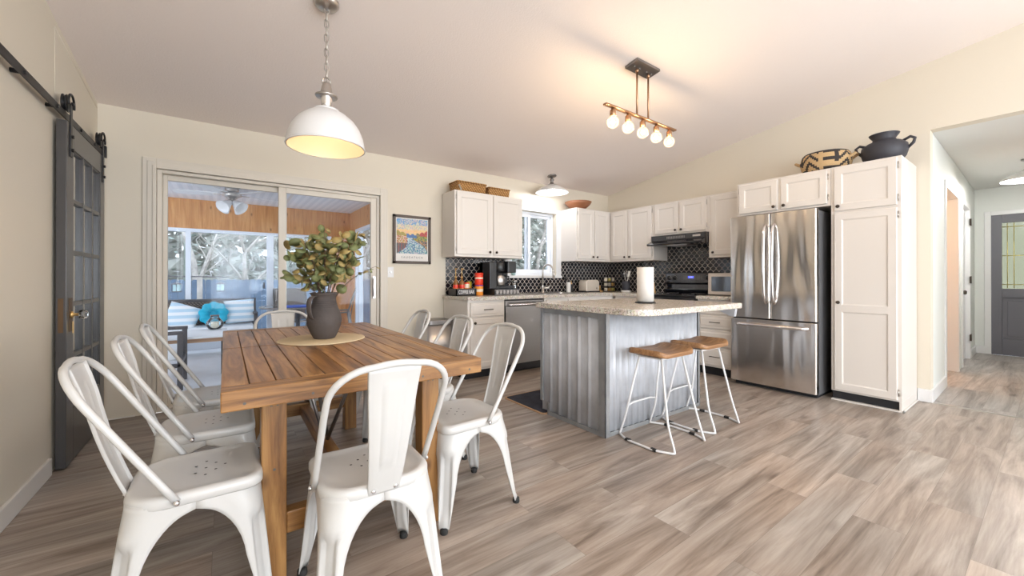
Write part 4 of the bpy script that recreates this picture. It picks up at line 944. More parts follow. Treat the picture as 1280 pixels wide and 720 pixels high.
MB().lathe([(.056, .175), (.058, .188), (.03, .198), (0, .198)], (3.585, -.285, z), 20, cap1=False).build('carafe_lid', 'black_plastic', c)
MB().tube([(3.655, -.31, z+.16), (3.70, -.33, z+.155), (3.705, -.332, z+.08), (3.66, -.315, z+.06)], .009, 8).build('carafe_handle', 'black_plastic', c)
t = thing('glass_jar', 'small clear glass jar beside the coffee maker', 'jar', (3.86, -.2, CT))
MB().lathe([(.04, 0), (.042, .004), (.042, .15), (.036, .165)], (3.865, -.22, CT+.0005), 20, cap1=False).build('glass', 'clear_glass', t, solid=.002); MB().lathe([(.038, .163), (.038, .178), (0, .178)], (3.865, -.22, CT), 20, cap1=False).build('lid', 'nickel', t)
# window sill plant
t = thing('potted_succulent', 'small green succulent in a pale blue pot on the window sill', 'potted plant', (4.02, -.0, WZ0)); sx_, sy_, sz_ = 4.035, .028, WZ0+.0005
MB().lathe([(.026, 0), (.034, .06), (.031, .06), (.028, .05), (0, .05)], (sx_, sy_, sz_), 16, cap1=False).build('pot', 'pot_glaze', t)
m = MB()
for i in range(12):
    a = i*2.4; rr = .006+.002*i; h = .10+.05*((i*7) % 5)/5
    m.tube([(sx_+rr*cos(a)*.6, sy_+rr*sin(a)*.6, sz_+.05), (sx_+rr*cos(a), sy_+rr*sin(a)*.8, sz_+.05+h*.6), (sx_+rr*1.4*cos(a), sy_+rr*sin(a), sz_+.05+h)], [.006, .007, .001], 6)
m.build('foliage', 'plant_green', t)
def pump_bottle(nm, x, y, c, label, h=.15):
    t = thing(nm, label, 'bottle', (x, y, CT))
    m = MB().prism([(x+a, y+b) for a, b in rrect(-.03, .03, -.02, .02, .01, 4)], CT+.0005, CT+h); m.build('bottle_body', c, t, bevel=.004)
    MB().lathe([(.014, h-.001), (.014, h+.02), (.006, h+.022), (.006, h+.05)], (x, y, CT), 12).tube([(x, y, CT+h+.045), (x-.03, y-.02, CT+h+.045)], .006, 6).build('pump', 'gold' if c != 'paper_white' else 'black_plastic', t)
pump_bottle('soap_bottle', 4.90, -.16, 'paper_white', 'white soap dispenser bottle with black pump beside the sink')
pump_bottle('soap_bottle', 4.985, -.13, 'black_plastic', 'dark soap dispenser bottle with gold pump beside the sink', .12)
t = thing('dish_brush', 'black dish brush standing behind the white soap bottle', 'brush', (4.93, -.08, CT))
MB().lathe([(.022, 0), (.02, .03), (.006, .04), (.006, .17), (.028, .19), (.03, .215), (.015, .235)], (4.935, -.075, CT+.0005), 14).build('handle', 'black_plastic', t)
# toaster
t = thing('toaster', 'cream two slice toaster in the counter corner', 'toaster', (5.30, -.2, CT))
prof = rrect(5.14, 5.42, CT+.016, CT+.185, [.05, .05, .015, .015], 6); m = MB().prism(prof, -.29, -.13, 1, True); b = m.build('case', 'toaster_beige', t, bevel=.006)
MB().box(5.13, 5.43, -.30, -.12, CT+.0005, CT+.018).build('base', 'black_plastic', t, bevel=.004)
m = MB().box(5.18, 5.38, -.245, -.225, CT+.183, CT+.187).box(5.18, 5.38, -.195, -.175, CT+.183, CT+.187); m.build('slot', 'black_plastic', b)
MB().lathe([(.016, 0), (.014, -.012), (0, -.012)], (5.36, -.29, CT+.06), 12, axis=1, cap1=False).build('dial', 'nickel', t); MB().box(5.417, 5.435, -.22, -.2, CT+.10, CT+.115).build('lever', 'nickel', t)
# spice rack
t = thing('spice_rack', 'black wire spice rack holding three columns of small jars', 'spice rack', (5.72, -.2, CT))
m = MB()
for z in (CT+.004, CT+.082, CT+.155): m.tube([(5.60, -.27, z), (5.86, -.27, z), (5.86, -.17, z), (5.60, -.17, z)], .003, 6, True)
for x in (5.60, 5.685, 5.773, 5.86): m.tube([(x, -.27, CT+.003), (x, -.27, CT+.165)], .003, 6); m.tube([(x, -.17, CT+.003), (x, -.17, CT+.2)], .003, 6); m.tube([(x, -.27, CT+.082), (x, -.17, CT+.082)], .003, 6); m.tube([(x, -.27, CT+.155), (x, -.17, CT+.155)], .003, 6); m.tube([(x, -.27, CT+.004), (x, -.17, CT+.004)], .003, 6)
m.build('wire_frame', 'black_iron', t)
names = ['bottom', 'middle', 'top']; cols = ['left', 'centre', 'right']; fills = ['cream_pack', 'knife_wood', 'came_gold', 'cream_pack', 'toaster_beige', 'knife_wood', 'cream_pack', 'came_gold', 'toaster_beige']
for r in range(3):
    for k in range(3):
        x = 5.643+.087*k; z = CT+(.008, .086, .159)[r]
        j = thing('spice_jar', 'small spice jar in the wire rack, %s row, %s column' % (names[r], cols[k]), 'jar', (x, -.22, z), group='spice jars in the rack')
        MB().lathe([(.026, 0), (.027, .045), (.022, .052)], (x, -.22, z), 14).build('jar_body', fills[r*3+k], j); MB().lathe([(.025, .050), (.025, .068), (0, .068)], (x, -.22, z), 14, cap1=False).build('lid', 'black_plastic' if r < 2 else 'nickel', j)
t = thing('wooden_scoop_block', 'small wooden block beside the toaster', 'block', (5.5, -.2, CT)); MB().box(5.475, 5.53, -.26, -.2, CT+.0005, CT+.022).lathe([(.008, .02), (.008, .07), (.014, .075), (.012, .095), (0, .097)], (5.50, -.23, CT), 10, cap1=False).build('block', 'knife_wood', t)
# crock of utensils
cx_, cy_ = W-.30, -.60
t = thing('utensil_crock', 'black crock on a white base holding utensils', 'crock', (cx_, cy_, CT))
MB().lathe([(.07, 0), (.072, .02), (.065, .028)], (cx_, cy_, CT+.0005), 24).build('base', 'paper_white', t)
MB().lathe([(.056, .028), (.062, .04), (.062, .145), (.055, .165), (.05, .165), (.05, .06), (0, .06)], (cx_, cy_, CT), 24, cap1=False).build('crock_body', 'jug_black', t)
for nm, lab, dx, dy, mt_, hd in (('serving_spoon', 'black spoon in the utensil crock, leaning left', -.01, .05, 'black_plastic', 0), ('whisk', 'steel whisk in the utensil crock', .01, .012, 'chrome', 1), ('spatula', 'white spatula in the utensil crock', .0, -.035, 'paper_white', 2)):
    u = thing(nm, lab, 'utensil', (cx_, cy_, CT+.07)); e = (cx_+dx*1.2, cy_+dy*1.2, CT+.24)
    MB().tube([(cx_+dx*.3, cy_+dy*.3, CT+.07), e], .005, 6).build('handle', mt_, u)
    if hd == 0: MB().lathe([(.001, -.03), (.018, -.02), (.024, 0), (.018, .022), (.001, .03)], (e[0], e[1], e[2]+.02), 12).build('bowl', mt_, u)
    elif hd == 1:
        m = MB()
        for i in range(4):
            a = i*pi/4; m.tube([(e[0]+.028*sin(q)*cos(a), e[1]+.028*sin(q)*sin(a), e[2]+.035-.05*cos(q)) for q in [2*pi*k/14 for k in range(14)]], .0015, 5, True)
        m.build('wire_loops', mt_, u)
    else: MB().hexa([(e[0]-.003, e[1]-.02, e[2]-.01), (e[0]+.003, e[1]-.02, e[2]-.01), (e[0]+.003, e[1]+.015, e[2]-.01), (e[0]-.003, e[1]+.015, e[2]-.01), (e[0]-.002, e[1]-.045, e[2]+.07), (e[0]+.002, e[1]-.045, e[2]+.07), (e[0]+.002, e[1]-.005, e[2]+.08), (e[0]-.002, e[1]-.005, e[2]+.08)]).build('blade', mt_, u, bevel=.003)
# knife block
t = thing('knife_block', 'slanted wooden knife block with black handled knives beside the range', 'knife block', (W-.32, -1.0, CT)); kx = W-.36
m = MB().prism([(-.93, CT+.0005), (-1.085, CT+.0005), (-1.055, CT+.16), (-1.00, CT+.185), (-.985, CT+.10), (-.93, CT+.09)], kx, kx+.10, 0); m.build('block', 'knife_wood', t, bevel=.004)
for i in range(3):
    MB().bar((kx+.02+.03*i, -1.03, CT+.155), (kx+.02+.03*i, -.985+.004*i, CT+.265-.02*i), .014, .022).build('knife_handle', 'black_plastic', t, bevel=.003)

# ================================================================== ON TOP OF CABINETS
def wbasket(x0, x1, y0, y1, z, h, label):
    t = thing('rectangular_basket', label, 'basket', ((x0+x1)/2, (y0+y1)/2, z), group='woven baskets on the left wall cabinet'); m = MB()
    r0 = rrect(x0+.01, x1-.01, y0+.01, y1-.01, .02, 3); r1 = rrect(x0, x1, y0, y1, .02, 3); ri = rrect(x0+.012, x1-.012, y0+.012, y1-.012, .02, 3)
    m.loft([[(a, b, z+.0005) for a, b in r0], [(a, b, z+h) for a, b in r1], [(a, b, z+h) for a, b in ri], [(a, b, z+.01) for a, b in ri]]); m.build('weave', 'woven_brown', t)
    MB().tube([(a, b, z+h) for a, b in r1], .008, 6, True).build('rim', 'woven_brown', t); return t
t = wbasket(2.99, 3.39, -.31, -.08, ZT, .115, 'larger woven basket with a tag, on top of the left wall cabinet'); MB().bar((3.0, -.318, ZT+.07), (3.03, -.322, ZT+.01), .045, .002).build('paper_tag', 'paper_white', t)
wbasket(3.42, 3.74, -.31, -.08, ZT, .095, 'smaller woven basket on top of the left wall cabinet, nearer the window')
t = thing('wooden_bowl', 'reddish brown wooden bowl on top of the wall cabinet right of the window', 'bowl', (5.06, -.2, ZT))
MB().lathe([(.085, 0), (.10, .006), (.175, .07), (.20, .11), (.19, .112), (.165, .075), (.09, .02), (0, .015)], (5.06, -.20, ZT+.0005), 28, cap1=False).build('bowl', 'bowl_wood', t)
# tribal basket: radial, squashed height; coloured coils and zigzag by faces
t = thing('patterned_basket', 'tan and black geometric woven basket with handles above the fridge', 'basket', (5.60, -3.08, ZT+.006)); bx_, by_, bz_ = 5.55, -3.06, ZT+.0065
m = MB(); NA = 72; prof = [(.13, 0), (.168, .015), (.188, .045), (.198, .08), (.20, .11), (.194, .14), (.184, .165), (.172, .180)]
pr2 = []
for i in range(len(prof)-1):
    for k in range(2): s = k/2; pr2.append((prof[i][0]*(1-s)+prof[i+1][0]*s, prof[i][1]*(1-s)+prof[i+1][1]*s))
pr2.append(prof[-1])
for j in range(len(pr2)-1):
    for i in range(NA):
        a0, a1 = 2*pi*i/NA, 2*pi*(i+1)/NA; (r0, z0), (r1, z1) = pr2[j], pr2[j+1]
        q = i % 18; dark = False
        if j >= 12: dark = True
        elif q < 9: dark = (j-1) % 5 < 2 and (q > 1) or (q in (7, 8) and j > 4)
        else: dark = (abs(q-13)+j) % 5 < 2
        m.cur = 1 if dark else 0
        m.add([(bx_+r0*cos(a0), by_+r0*sin(a0), bz_+z0), (bx_+r0*cos(a1), by_+r0*sin(a1), bz_+z0), (bx_+r1*cos(a1), by_+r1*sin(a1), bz_+z1), (bx_+r1*cos(a0), by_+r1*sin(a0), bz_+z1)], [(0, 1, 2, 3)])
m.cur = 0; m.lathe([(.0, .004), (.13, 0)], (bx_, by_, bz_), NA, False, False)
stripes('straw', (.42, .27, .12), (.72, .52, .29), 'Z', 45, .9, bump=.5); stripes('straw_black', (.02, .018, .018), (.06, .05, .045), 'Z', 45, .9, bump=.5)
m.build('coiled_wall', ['straw', 'straw_black'], t, solid=.006)
for s in (1, -1): MB().tube([(bx_+.05, by_+s*.17, bz_+.09), (bx_+.04, by_+s*.235, bz_+.13), (bx_-.04, by_+s*.235, bz_+.13), (bx_-.05, by_+s*.17, bz_+.09)], .013, 8).build('handle', 'straw', t)
# black jug
t = thing('two_handled_jar', 'matte black clay jar with two loop handles on top of the pantry', 'jar', (5.64, -3.45, ZT+.006)); jx, jy, jz = 5.62, -3.47, ZT+.0065
MB().lathe([(.095, 0), (.11, .004), (.148, .06), (.162, .115), (.155, .16), (.12, .19), (.085, .203), (.076, .225), (.10, .258), (.105, .268), (.096, .270), (.068, .23), (.062, .19), (0, .18)], (jx, jy, jz), 40, cap1=False).build('jar_body', 'jug_black', t)
for s in (1, -1): MB().tube([(jx, jy+s*.152, jz+.11), (jx, jy+s*.19, jz+.15), (jx, jy+s*.198, jz+.185), (jx, jy+s*.17, jz+.205), (jx, jy+s*.12, jz+.18)], .012, 8).build('handle', 'jug_black', t)
# ================================================================== WALL PICTURE, SWITCH, TRASH CAN, RUG
def poster_mat():
    m = bpy.data.materials.new('poster_paint'); m.use_nodes = True; n, l, b = nt(m)
    c = n.new('ShaderNodeTexCoord'); t = n.new('ShaderNodeTexNoise'); t.inputs['Scale'].default_value = 16; t.inputs['Detail'].default_value = 4; l.new(c.outputs['Object'], t.inputs['Vector'])
    a = n.new('ShaderNodeAttribute'); a.attribute_name = 'paint'
    mx = n.new('ShaderNodeMix'); mx.data_type = 'RGBA'; mx.blend_type = 'OVERLAY'; mx.inputs[0].default_value = .25; l.new(a.outputs['Color'], mx.inputs[6]); l.new(t.outputs[1], mx.inputs[7]); l.new(mx.outputs[2], b.inputs['Base Color']); b.inputs['Roughness'].default_value = .35
    MATS['poster_paint'] = m
poster_mat()
PX0, PX1, PZ0, PZ1 = 2.332, 2.786, 1.288, 1.842
t = thing('framed_poster', 'brown framed river town poster reading SAUGATUCK on the window wall', 'picture', ((PX0+PX1)/2, -.01, PZ0))
m = MB(); fw = .030
for a in ((PX0, PX0+fw, PZ0, PZ1), (PX1-fw, PX1, PZ0, PZ1), (PX0, PX1, PZ0, PZ0+fw), (PX0, PX1, PZ1-fw, PZ1)): m.box(a[0], a[1], -.026, -.001, a[2], a[3])
mat('frame_brown', (.075, .052, .04), .5)
m.build('frame', 'frame_brown', t, bevel=.002)
MB().box(PX0+fw, PX1-fw, -.012, -.002, PZ0+fw, PZ1-fw).build('paper', 'paper_white', t)
# painting as a grid of dabs with stored colours (a real printed image)
NX, NZ = 44, 50; ax0, ax1, az0, az1 = PX0+fw+.012, PX1-fw-.012, PZ0+fw+.085, PZ1-fw-.012
vs = []; fs = []; cs = []; rnd = random.Random(3)
for j in range(NZ):
    for i in range(NX):
        u = (i+.5)/NX; v = (j+.5)/NZ; jt = lambda c, k=.10: tuple(max(0, min(1, x+rnd.uniform(-k, k))) for x in c)
        hill = .56-.20*min(1, abs(u-.48)*2.2)**.6*0+.26*max(0, abs(u-.48)-.10)
        w = .07+.42*max(0, .44-v)/.44
        rc = .50+.10*sin(v*9)
        if v > hill+.02*sin(u*40):
            r_ = rnd.random()
            if v > .84: col = jt((.10, .26, .52), .05) if r_ < .6 else jt((.55, .50, .42), .06)
            elif v > .70: col = jt((.62, .50, .34), .07) if r_ < .8 else jt((.25, .35, .45), .05)
            else: col = jt((.72, .48, .22), .07)
        elif abs(u-.48) < .16 and v > .46: col = jt((.03, .12, .32), .03)
        elif abs(u-rc) < w and v < .46: col = jt((.04, .16, .26), .03) if rnd.random() < .5 else jt((.42, .50, .52), .08)
        elif u < .5:
            if v > .30: col = jt((.30, .24, .02), .06) if v > .52 or rnd.random() < .3 else (jt((.42, .06, .03), .05) if rnd.random() < .5 else jt((.60, .42, .30), .08))
            else: col = jt((.16, .03, .015), .03) if (i//2) % 2 else jt((.03, .03, .04), .02)
        else:
            if v > .52 and u > .74: col = jt((.36, .03, .03), .05)
            elif v > .38: col = jt((.32, .24, .02), .06) if rnd.random() < .5 else jt((.05, .10, .03), .03)
            else: col = jt((.45, .22, .06), .06) if rnd.random() < .4 else jt((.03, .05, .05), .02)
        x0 = ax0+(ax1-ax0)*i/NX; x1 = ax0+(ax1-ax0)*(i+1)/NX; z0 = az0+(az1-az0)*j/NZ; z1 = az0+(az1-az0)*(j+1)/NZ
        o = len(vs); vs += [(x0, -.0128, z0), (x1, -.0128, z0), (x1, -.0128, z1), (x0, -.0128, z1)]; fs.append((o, o+1, o+2, o+3)); cs += [(*col, 1)]*4
m = MB().add(vs, fs); 
me_o = None
off = t.location
me = bpy.data.meshes.new('painting'); me.from_pydata([tuple(Vector(p)-off) for p in vs], [], fs); me.materials.append(M('poster_paint'))
ca = me.color_attributes.new('paint', 'FLOAT_COLOR', 'POINT')
for i, c_ in enumerate(cs): ca.data[i].color = c_
o = bpy.data.objects.new('painting', me); COL.objects.link(o); o.parent = t
text_mesh('S A U G A T U C K', .032, Matrix.Translation(((PX0+PX1)/2, -.0125, PZ0+fw+.042)) @ RX, 'sign_black', 'lettering', t, .0005)
t = thing('light_switch', 'white light switch plate on the wall below the poster', 'light switch', (2.31, 0, 1.19))
MB().box(2.272, 2.345, -.006, -.0002, 1.13, 1.247).build('plate', 'white_gloss', t, bevel=.003); MB().box(2.302, 2.315, -.016, -.006, 1.18, 1.20).build('toggle', 'nickel', t, bevel=.002)
t = thing('trash_can', 'stainless steel trash can standing beside the base cabinets', 'trash can', (2.76, -.2, 0))
MB().prism(rrect(2.60, 2.91, -.36, -.10, .05, 6), .03, .60, smooth=True).build('can_body', 'steel_soft', t)
MB().prism(rrect(2.595, 2.915, -.365, -.095, .055, 6), .60, .655).build('lid', 'steel_dark', t, bevel=.008)
MB().prism(rrect(2.60, 2.91, -.36, -.10, .05, 6), .0, .03).box(2.71, 2.80, -.385, -.36, .012, .025).build('base', 'black_plastic', t)
t = thing('kitchen_rug', 'dark navy kitchen runner rug with tan bound edge in front of the sink', 'rug', (3.5, -1.66, 0))
MB().prism(rrect(2.915, 4.6, -1.92, -1.345, .04, 5), .0005, .008).build('binding', 'rug_edge', t)
MB().prism(rrect(2.932, 4.583, -1.903, -1.362, .03, 5), .008, .0105).build('pile', 'rug_navy', t)

# ================================================================== DINING TABLE
t = thing('dining_table', 'rustic brown plank dining table with trestle legs and metal cross braces', 'table', (1.27, -1.945, 0))
TX0, TX1, TY0, TY1, TH = .797, 1.752, -2.857, -1.033, .757
m = MB(); n = 12; x0 = TX0; pw = (TX1-TX0)/n; rnd = random.Random(5); g = .0016
for i in range(n):
    a, b = TX0+i*pw, TX0+(i+1)*pw
    for y0, y1, dx in ((-2.775, -1.90, 0), (-1.895, -1.112, 0)):
        m.box(a+g, b-g, y0+g, y1-g, TH-.028, TH-rnd.uniform(0, .0012))
m.build('tabletop', 'table_wood', t, bevel=.003)
MB().box(TX0, TX1, TY0, -2.777, TH-.066, TH).build('breadboard_end', 'table_wood_x', t, bevel=.004); MB().box(TX0, TX1, -1.11, TY1, TH-.066, TH).build('breadboard_end', 'table_wood_x', t, bevel=.004)
MB().box(TX0+.04, TX1-.04, -2.777, -1.11, TH-.036, TH-.030).build('underboard', 'table_wood_x', t)
MB().box(TX0, TX0+.03, -2.777, -1.11, TH-.066, TH-.029).build('side_apron', 'table_wood', t, bevel=.003); MB().box(TX1-.03, TX1, -2.777, -1.11, TH-.066, TH-.029).build('side_apron', 'table_wood', t, bevel=.003)
m = MB()
for x in (.86, 1.06, 1.27, 1.47, 1.69): m.cyl((x, TY0-.0005, TH-.045), .005, .003, 8, 1)
m.build('nail', 'cord_dark', t)
LX = ((.915, .995), (1.525, 1.607))
for y0, y1 in ((-2.72, -2.64), (-1.31, -1.23)):
    for a, b in LX:
        l_ = MB().box(a, b, y0, y1, 0, TH-.066).build('leg', 'table_wood_z', t, bevel=.005)
        MB().cyl((a+.03, y0-.001, .655), .005, .003, 8, 1).cyl((b-.03, y0-.001, .655), .005, .003, 8, 1).cyl(((a+b)/2, y0-.001, .42), .005, .003, 8, 1).build('nail_hole', 'cord_dark', l_)
    MB().box(LX[0][1], LX[1][0], y0+.012, y1-.012, .165, .245).build('stretcher', 'table_wood_x', t, bevel=.004)
    MB().box(LX[0][0]-.04, LX[1][1]+.04, y0+.01, y1-.01, TH-.10, TH-.067).build('cross_rail', 'table_wood_x', t, bevel=.004)
MB().box(LX[0][1]+.235, LX[1][0]-.235, -2.64, -1.31, .17, .235).build('stretcher', 'table_wood', t, bevel=.004)
for s in (1, -1):
    yc = -1.97
    MB().tube([(1.262, yc+s*.08, .24), (1.27-.10*s, yc+s*.32, .70)], .010, 8).tube([(1.27, yc+s*.06, .24), (1.27+.12*s, yc+s*.34, .70)], .010, 8).build('brace', 'gunmetal', t)

# ================================================================== DINING CHAIRS
def make_chair(label):
    t = thing('dining_chair', label, 'chair', (0, 0, 0), group='white metal dining chairs around the table')
    # seat: faces +y
    def out(i, z, dz=0): return [(x, y, z) for x, y in rrect(-.182+i, .182-i, -.178+i, .182-i, [min(max(.05-i*.6, .02), .17-i), min(max(.05-i*.6, .02), .17-i), min(max(.10-i*.6, .03), .17-i), min(max(.10-i*.6, .03), .17-i)], 7)]
    m = MB(); rings = [out(.004, .412), out(.0, .418), out(0, .438), out(.004, .446), out(.012, .450), out(.022, .451), out(.030, .448), out(.06, .446), out(.12, .445), out(.155, .4445)]
    m.loft([out(.008, .413)]+rings, True, False, True)
    m.cur = 1
    for x, y in ((0, .0), (-.03, .028), (.03, .028), (-.06, .0), (.06, .0), (-.03, -.028), (.03, -.028), (0, .055)):
        m.lathe([(.0045, .0), (0, .0001)], (x, y+.02, .4462), 10, False, False)
    m.build('seat', ['chair_white', 'black_plastic'], t)
    HX, HY = .163, .160; TB = .432
    for sx in (-1, 1):
        for sy in (-1, 1):
            levels = [TB, .415, .402, .392, .384, .378, .37, .36, .345, .325, .30, .27, .235, .205, .16, .10, .05, .018]
            rings = []
            for z in levels:
                f = (TB-z)/TB; cx = HX+.012+.034*f; cy = HY+.013+(.040 if sy > 0 else .050)*f
                def side(half):
                    za, h = .388, .185; lw = .062 if z >= za-h else .030+(.032)*(z/(za-h))
                    if z >= za: return half
                    if z > za-h:
                        tt = (z-(za-h))/h; return half-(half-.062)*sqrt(max(0, 1-tt**2.0))
                    return lw
                sX, sY = side(cx), side(cy); r = min(.035+.045*max(0, min(1, (z-.30)/.11)), sX*.9, sY*.9)
                fl = 0
                if .03 < z < .33: fl = .016*min(1, (z-.03)/.04)*min(1, (.33-z)/.03)
                pts = []
                for k in range(5): q = k/4; pts.append((cx-sX+(sX-r)*q, cy))
                for k in range(1, 6):
                    a = R(90-90*k/6); pts.append((cx-r+r*cos(a), cy-r+r*sin(a)))
                for k in range(5): q = k/4; pts.append((cx, cy-r-(sY-r)*q))
                # flute in the rounded corner
                new = []
                for idx, (x, y) in enumerate(pts):
                    w = max(0, min(1, (3.4-abs(idx-7))/1.6))
                    new.append((sx*(x-fl*w), sy*(y-fl*w), z))
                rings.append(new)
            m = MB().loft(rings, False); l_ = m.build('leg', 'chair_white', t, solid=.0035)
            fx_, fy_ = sx*(HX+.044-.012), sy*(HY+(.048 if sy > 0 else .058)-.012)
            MB().lathe([(.016, 0), (.018, .006), (.017, .022), (.010, .026)], (fx_, fy_, 0), 10).build('rubber_foot', 'rubber', l_)
    # hoop
    y0, z0, y1, z1 = -.045, .432, -.308, .862
    def P(x, s): return (x, y0+(y1-y0)*s, z0+(z1-z0)*s)
    L = sqrt((y1-y0)**2+(z1-z0)**2); pts = [P(.188, 0), P(.188, .12), P(.187, .4), P(.186, .62)]
    rr = .12; sc = 1-rr/L
    for k in range(0, 9):
        a = R(90*k/8); pts.append(P(.184-rr+rr*cos(a), sc-.015+(rr/L)*sin(a)))
    pts.append(P(.03, 1.0-.003)); pts.append(P(0, 1.0))
    pts = pts+[(-x, y, z) for x, y, z in pts[:-1][::-1]]
    m = MB().tube(pts, .0105, 10); m.build('back_frame', 'chair_white', t)
    m = MB()
    for s in (1, -1): m.lathe([(.009, 0), (.009, s*.005), (.003, s*.009)], (s*.197, -.045, .432), 10, axis=0)
    for s in (1, -1): m.lathe([(.008, 0), (.008, -.004), (.003, -.007)], (s*.036, -.181, .432), 10, axis=1)
    m.build('bolt', 'chrome', t)
    # splat: rows of cross-section, curved at the foot, pressed panel
    rows = []; path = [(-.176, .420), (-.181, .436), (-.188, .455), (-.199, .485), (-.214, .53), (-.228, .575), (-.243, .63), (-.257, .69), (-.270, .75), (-.284, .80), (-.300, .85)]
    sub = []
    for i in range(len(path)-1):
        for k in range(3): s = k/3; sub.append((path[i][0]*(1-s)+path[i+1][0]*s, path[i][1]*(1-s)+path[i+1][1]*s))
    sub.append(path[-1])
    for (y, z) in sub:
        f = (z-.42)/.43; w = .050+.030*f; row = []
        prof = [(-1, .009), (-1, 0), (-.97, -.001), (-.52, -.003), (-.46, -.003), (-.40, -.003), (-.2, -.003), (0, -.003), (.2, -.003), (.40, -.003), (.46, -.003), (.52, -.003), (.97, -.001), (1, 0), (1, .009)]
        for k, (u, dd) in enumerate(prof):
            d2 = dd
            if .52 < z < .80 and abs(u) < .5: d2 = dd-.0035 if abs(u) < .43 else dd
            row.append((u*w, y+d2, z))
        rows.append(row)
    MB().loft(rows, False).build('backrest', 'chair_white', t, solid=.003)
    return t
ch = make_chair('white metal dining chair left of the table, nearest of the three there')
ch.location = (.735, -2.625, 0); ch.rotation_euler = (0, 0, R(-90))
dup(ch, (.745, -2.045, 0), R(-91), 'white metal dining chair left of the table, middle one of three')
dup(ch, (.755, -1.485, 0), R(-89), 'white metal dining chair left of the table, farthest of three')
dup(ch, (1.235, -2.925, 0), R(-1.5), 'white metal dining chair at the near end of the table, its back to the camera')
dup(ch, (1.775, -2.615, 0), R(92), 'white metal dining chair right of the table, nearest of three')
dup(ch, (1.80, -2.045, 0), R(91), 'white metal dining chair right of the table, middle one of three')
dup(ch, (1.79, -1.42, 0), R(88), 'white metal dining chair right of the table, farthest, by the trash can')
dup(ch, (1.17, -1.13, 0), R(179), 'white metal dining chair at the far table end, before the glass door')

# ================================================================== CENTREPIECE
vx, vy = 1.285, -1.845
t = thing('round_placemat', 'round woven tan placemat under the dark pitcher', 'placemat', (vx-.01, vy, TH))
MB().lathe([(.0, .0003), (.232, .0003), (.235, .003), (.232, .006), (0, .0065)], (vx-.01, vy, TH), 48, False, False).build('mat', 'placemat_weave', t)
pz = TH+.0068
t = thing('pitcher_vase', 'dark clay pitcher vase with side handle standing on the placemat', 'vase', (vx, vy, pz))
MB().lathe([(0.0546, 0.0000), (0.0582, 0.0029), (0.0746, 0.0333), (0.0910, 0.0760), (0.0946, 0.1092), (0.0892, 0.1472), (0.0728, 0.1852), (0.0637, 0.2137), (0.0637, 0.2375), (0.0728, 0.2584), (0.0801, 0.2660), (0.0764, 0.2688), (0.0601, 0.2470), (0.0564, 0.2185), (0.0546, 0.1900), (0.0000, 0.1805)], (vx, vy, pz), 44, cap1=False).build('vase_body', 'vase_clay', t)
hd = Vector((-.72, -.5, 0)).normalized(); m = MB(); rings = []
for k, (r, z) in enumerate(((.060, .249), (.086, .249), (.107, .233), (.115, .20), (.111, .16), (.098, .128), (.084, .114))):
    c = Vector((vx, vy, pz+z))+hd*r; side = Vector((-hd.y, hd.x, 0)); nrm = Vector((hd.x*.9, hd.y*.9, .4)).normalized()
    rings.append([tuple(c+side*.017*cos(q)+nrm*.007*sin(q)) for q in [2*pi*i/10 for i in range(10)]])
m.loft(rings).build('handle', 'vase_clay', t)
m = MB()
for z in (.185, .193, .201, .209, .217, .225): m.tube([(vx+(.0730-(z-.185)*.23)*cos(a*pi/16), vy+(.0730-(z-.185)*.23)*sin(a*pi/16), pz+z) for a in range(32)], .0016, 5, True)
m.build('ridge', 'vase_clay', t)
t = thing('eucalyptus_branches', 'green and gold eucalyptus branches standing in the dark pitcher', 'branches', (vx, vy, pz+.2))
rnd = random.Random(11); st = MB(); lf = MB()
right = Vector((.81, -.586, 0)); back = Vector((.586, .81, 0))
def leaf(c, nrm, tip, r):
    nrm = Vector(nrm).normalized(); tip = Vector(tip); a = (tip-nrm*tip.dot(nrm))
    if a.length < 1e-3: a = nrm.orthogonal()
    a.normalize(); b2 = nrm.cross(a); N = 10; ring = []
    for k in range(N):
        q = 2*pi*k/N; ring.append(tuple(c+a*(r*1.02*cos(q)+r*.95)+b2*r*.86*sin(q)+nrm*(-.18*r*abs(sin(q)))))
    cc = c+a*r*.95+nrm*.10*r
    lf.cur = 0 if rnd.random() < .62 else 1
    lf.add([tuple(cc)]+ring, [(0, k+1, (k+1) % N+1) for k in range(N)], True)
stems = []
targets = [(-.165, -.02, .19), (-.15, .06, .30), (-.20, 0, .34), (-.09, -.05, .40), (-.06, .05, .44), (0, .0, .47), (.03, -.05, .42), (.10, .04, .40), (.13, -.03, .46), (.17, .03, .40), (.17, -.02, .30), (.06, .02, .34), (-.04, -.07, .30), (.27, 0, .24), (.19, .0, .46), (-.12, .03, .42), (.1, -.06, .3)]
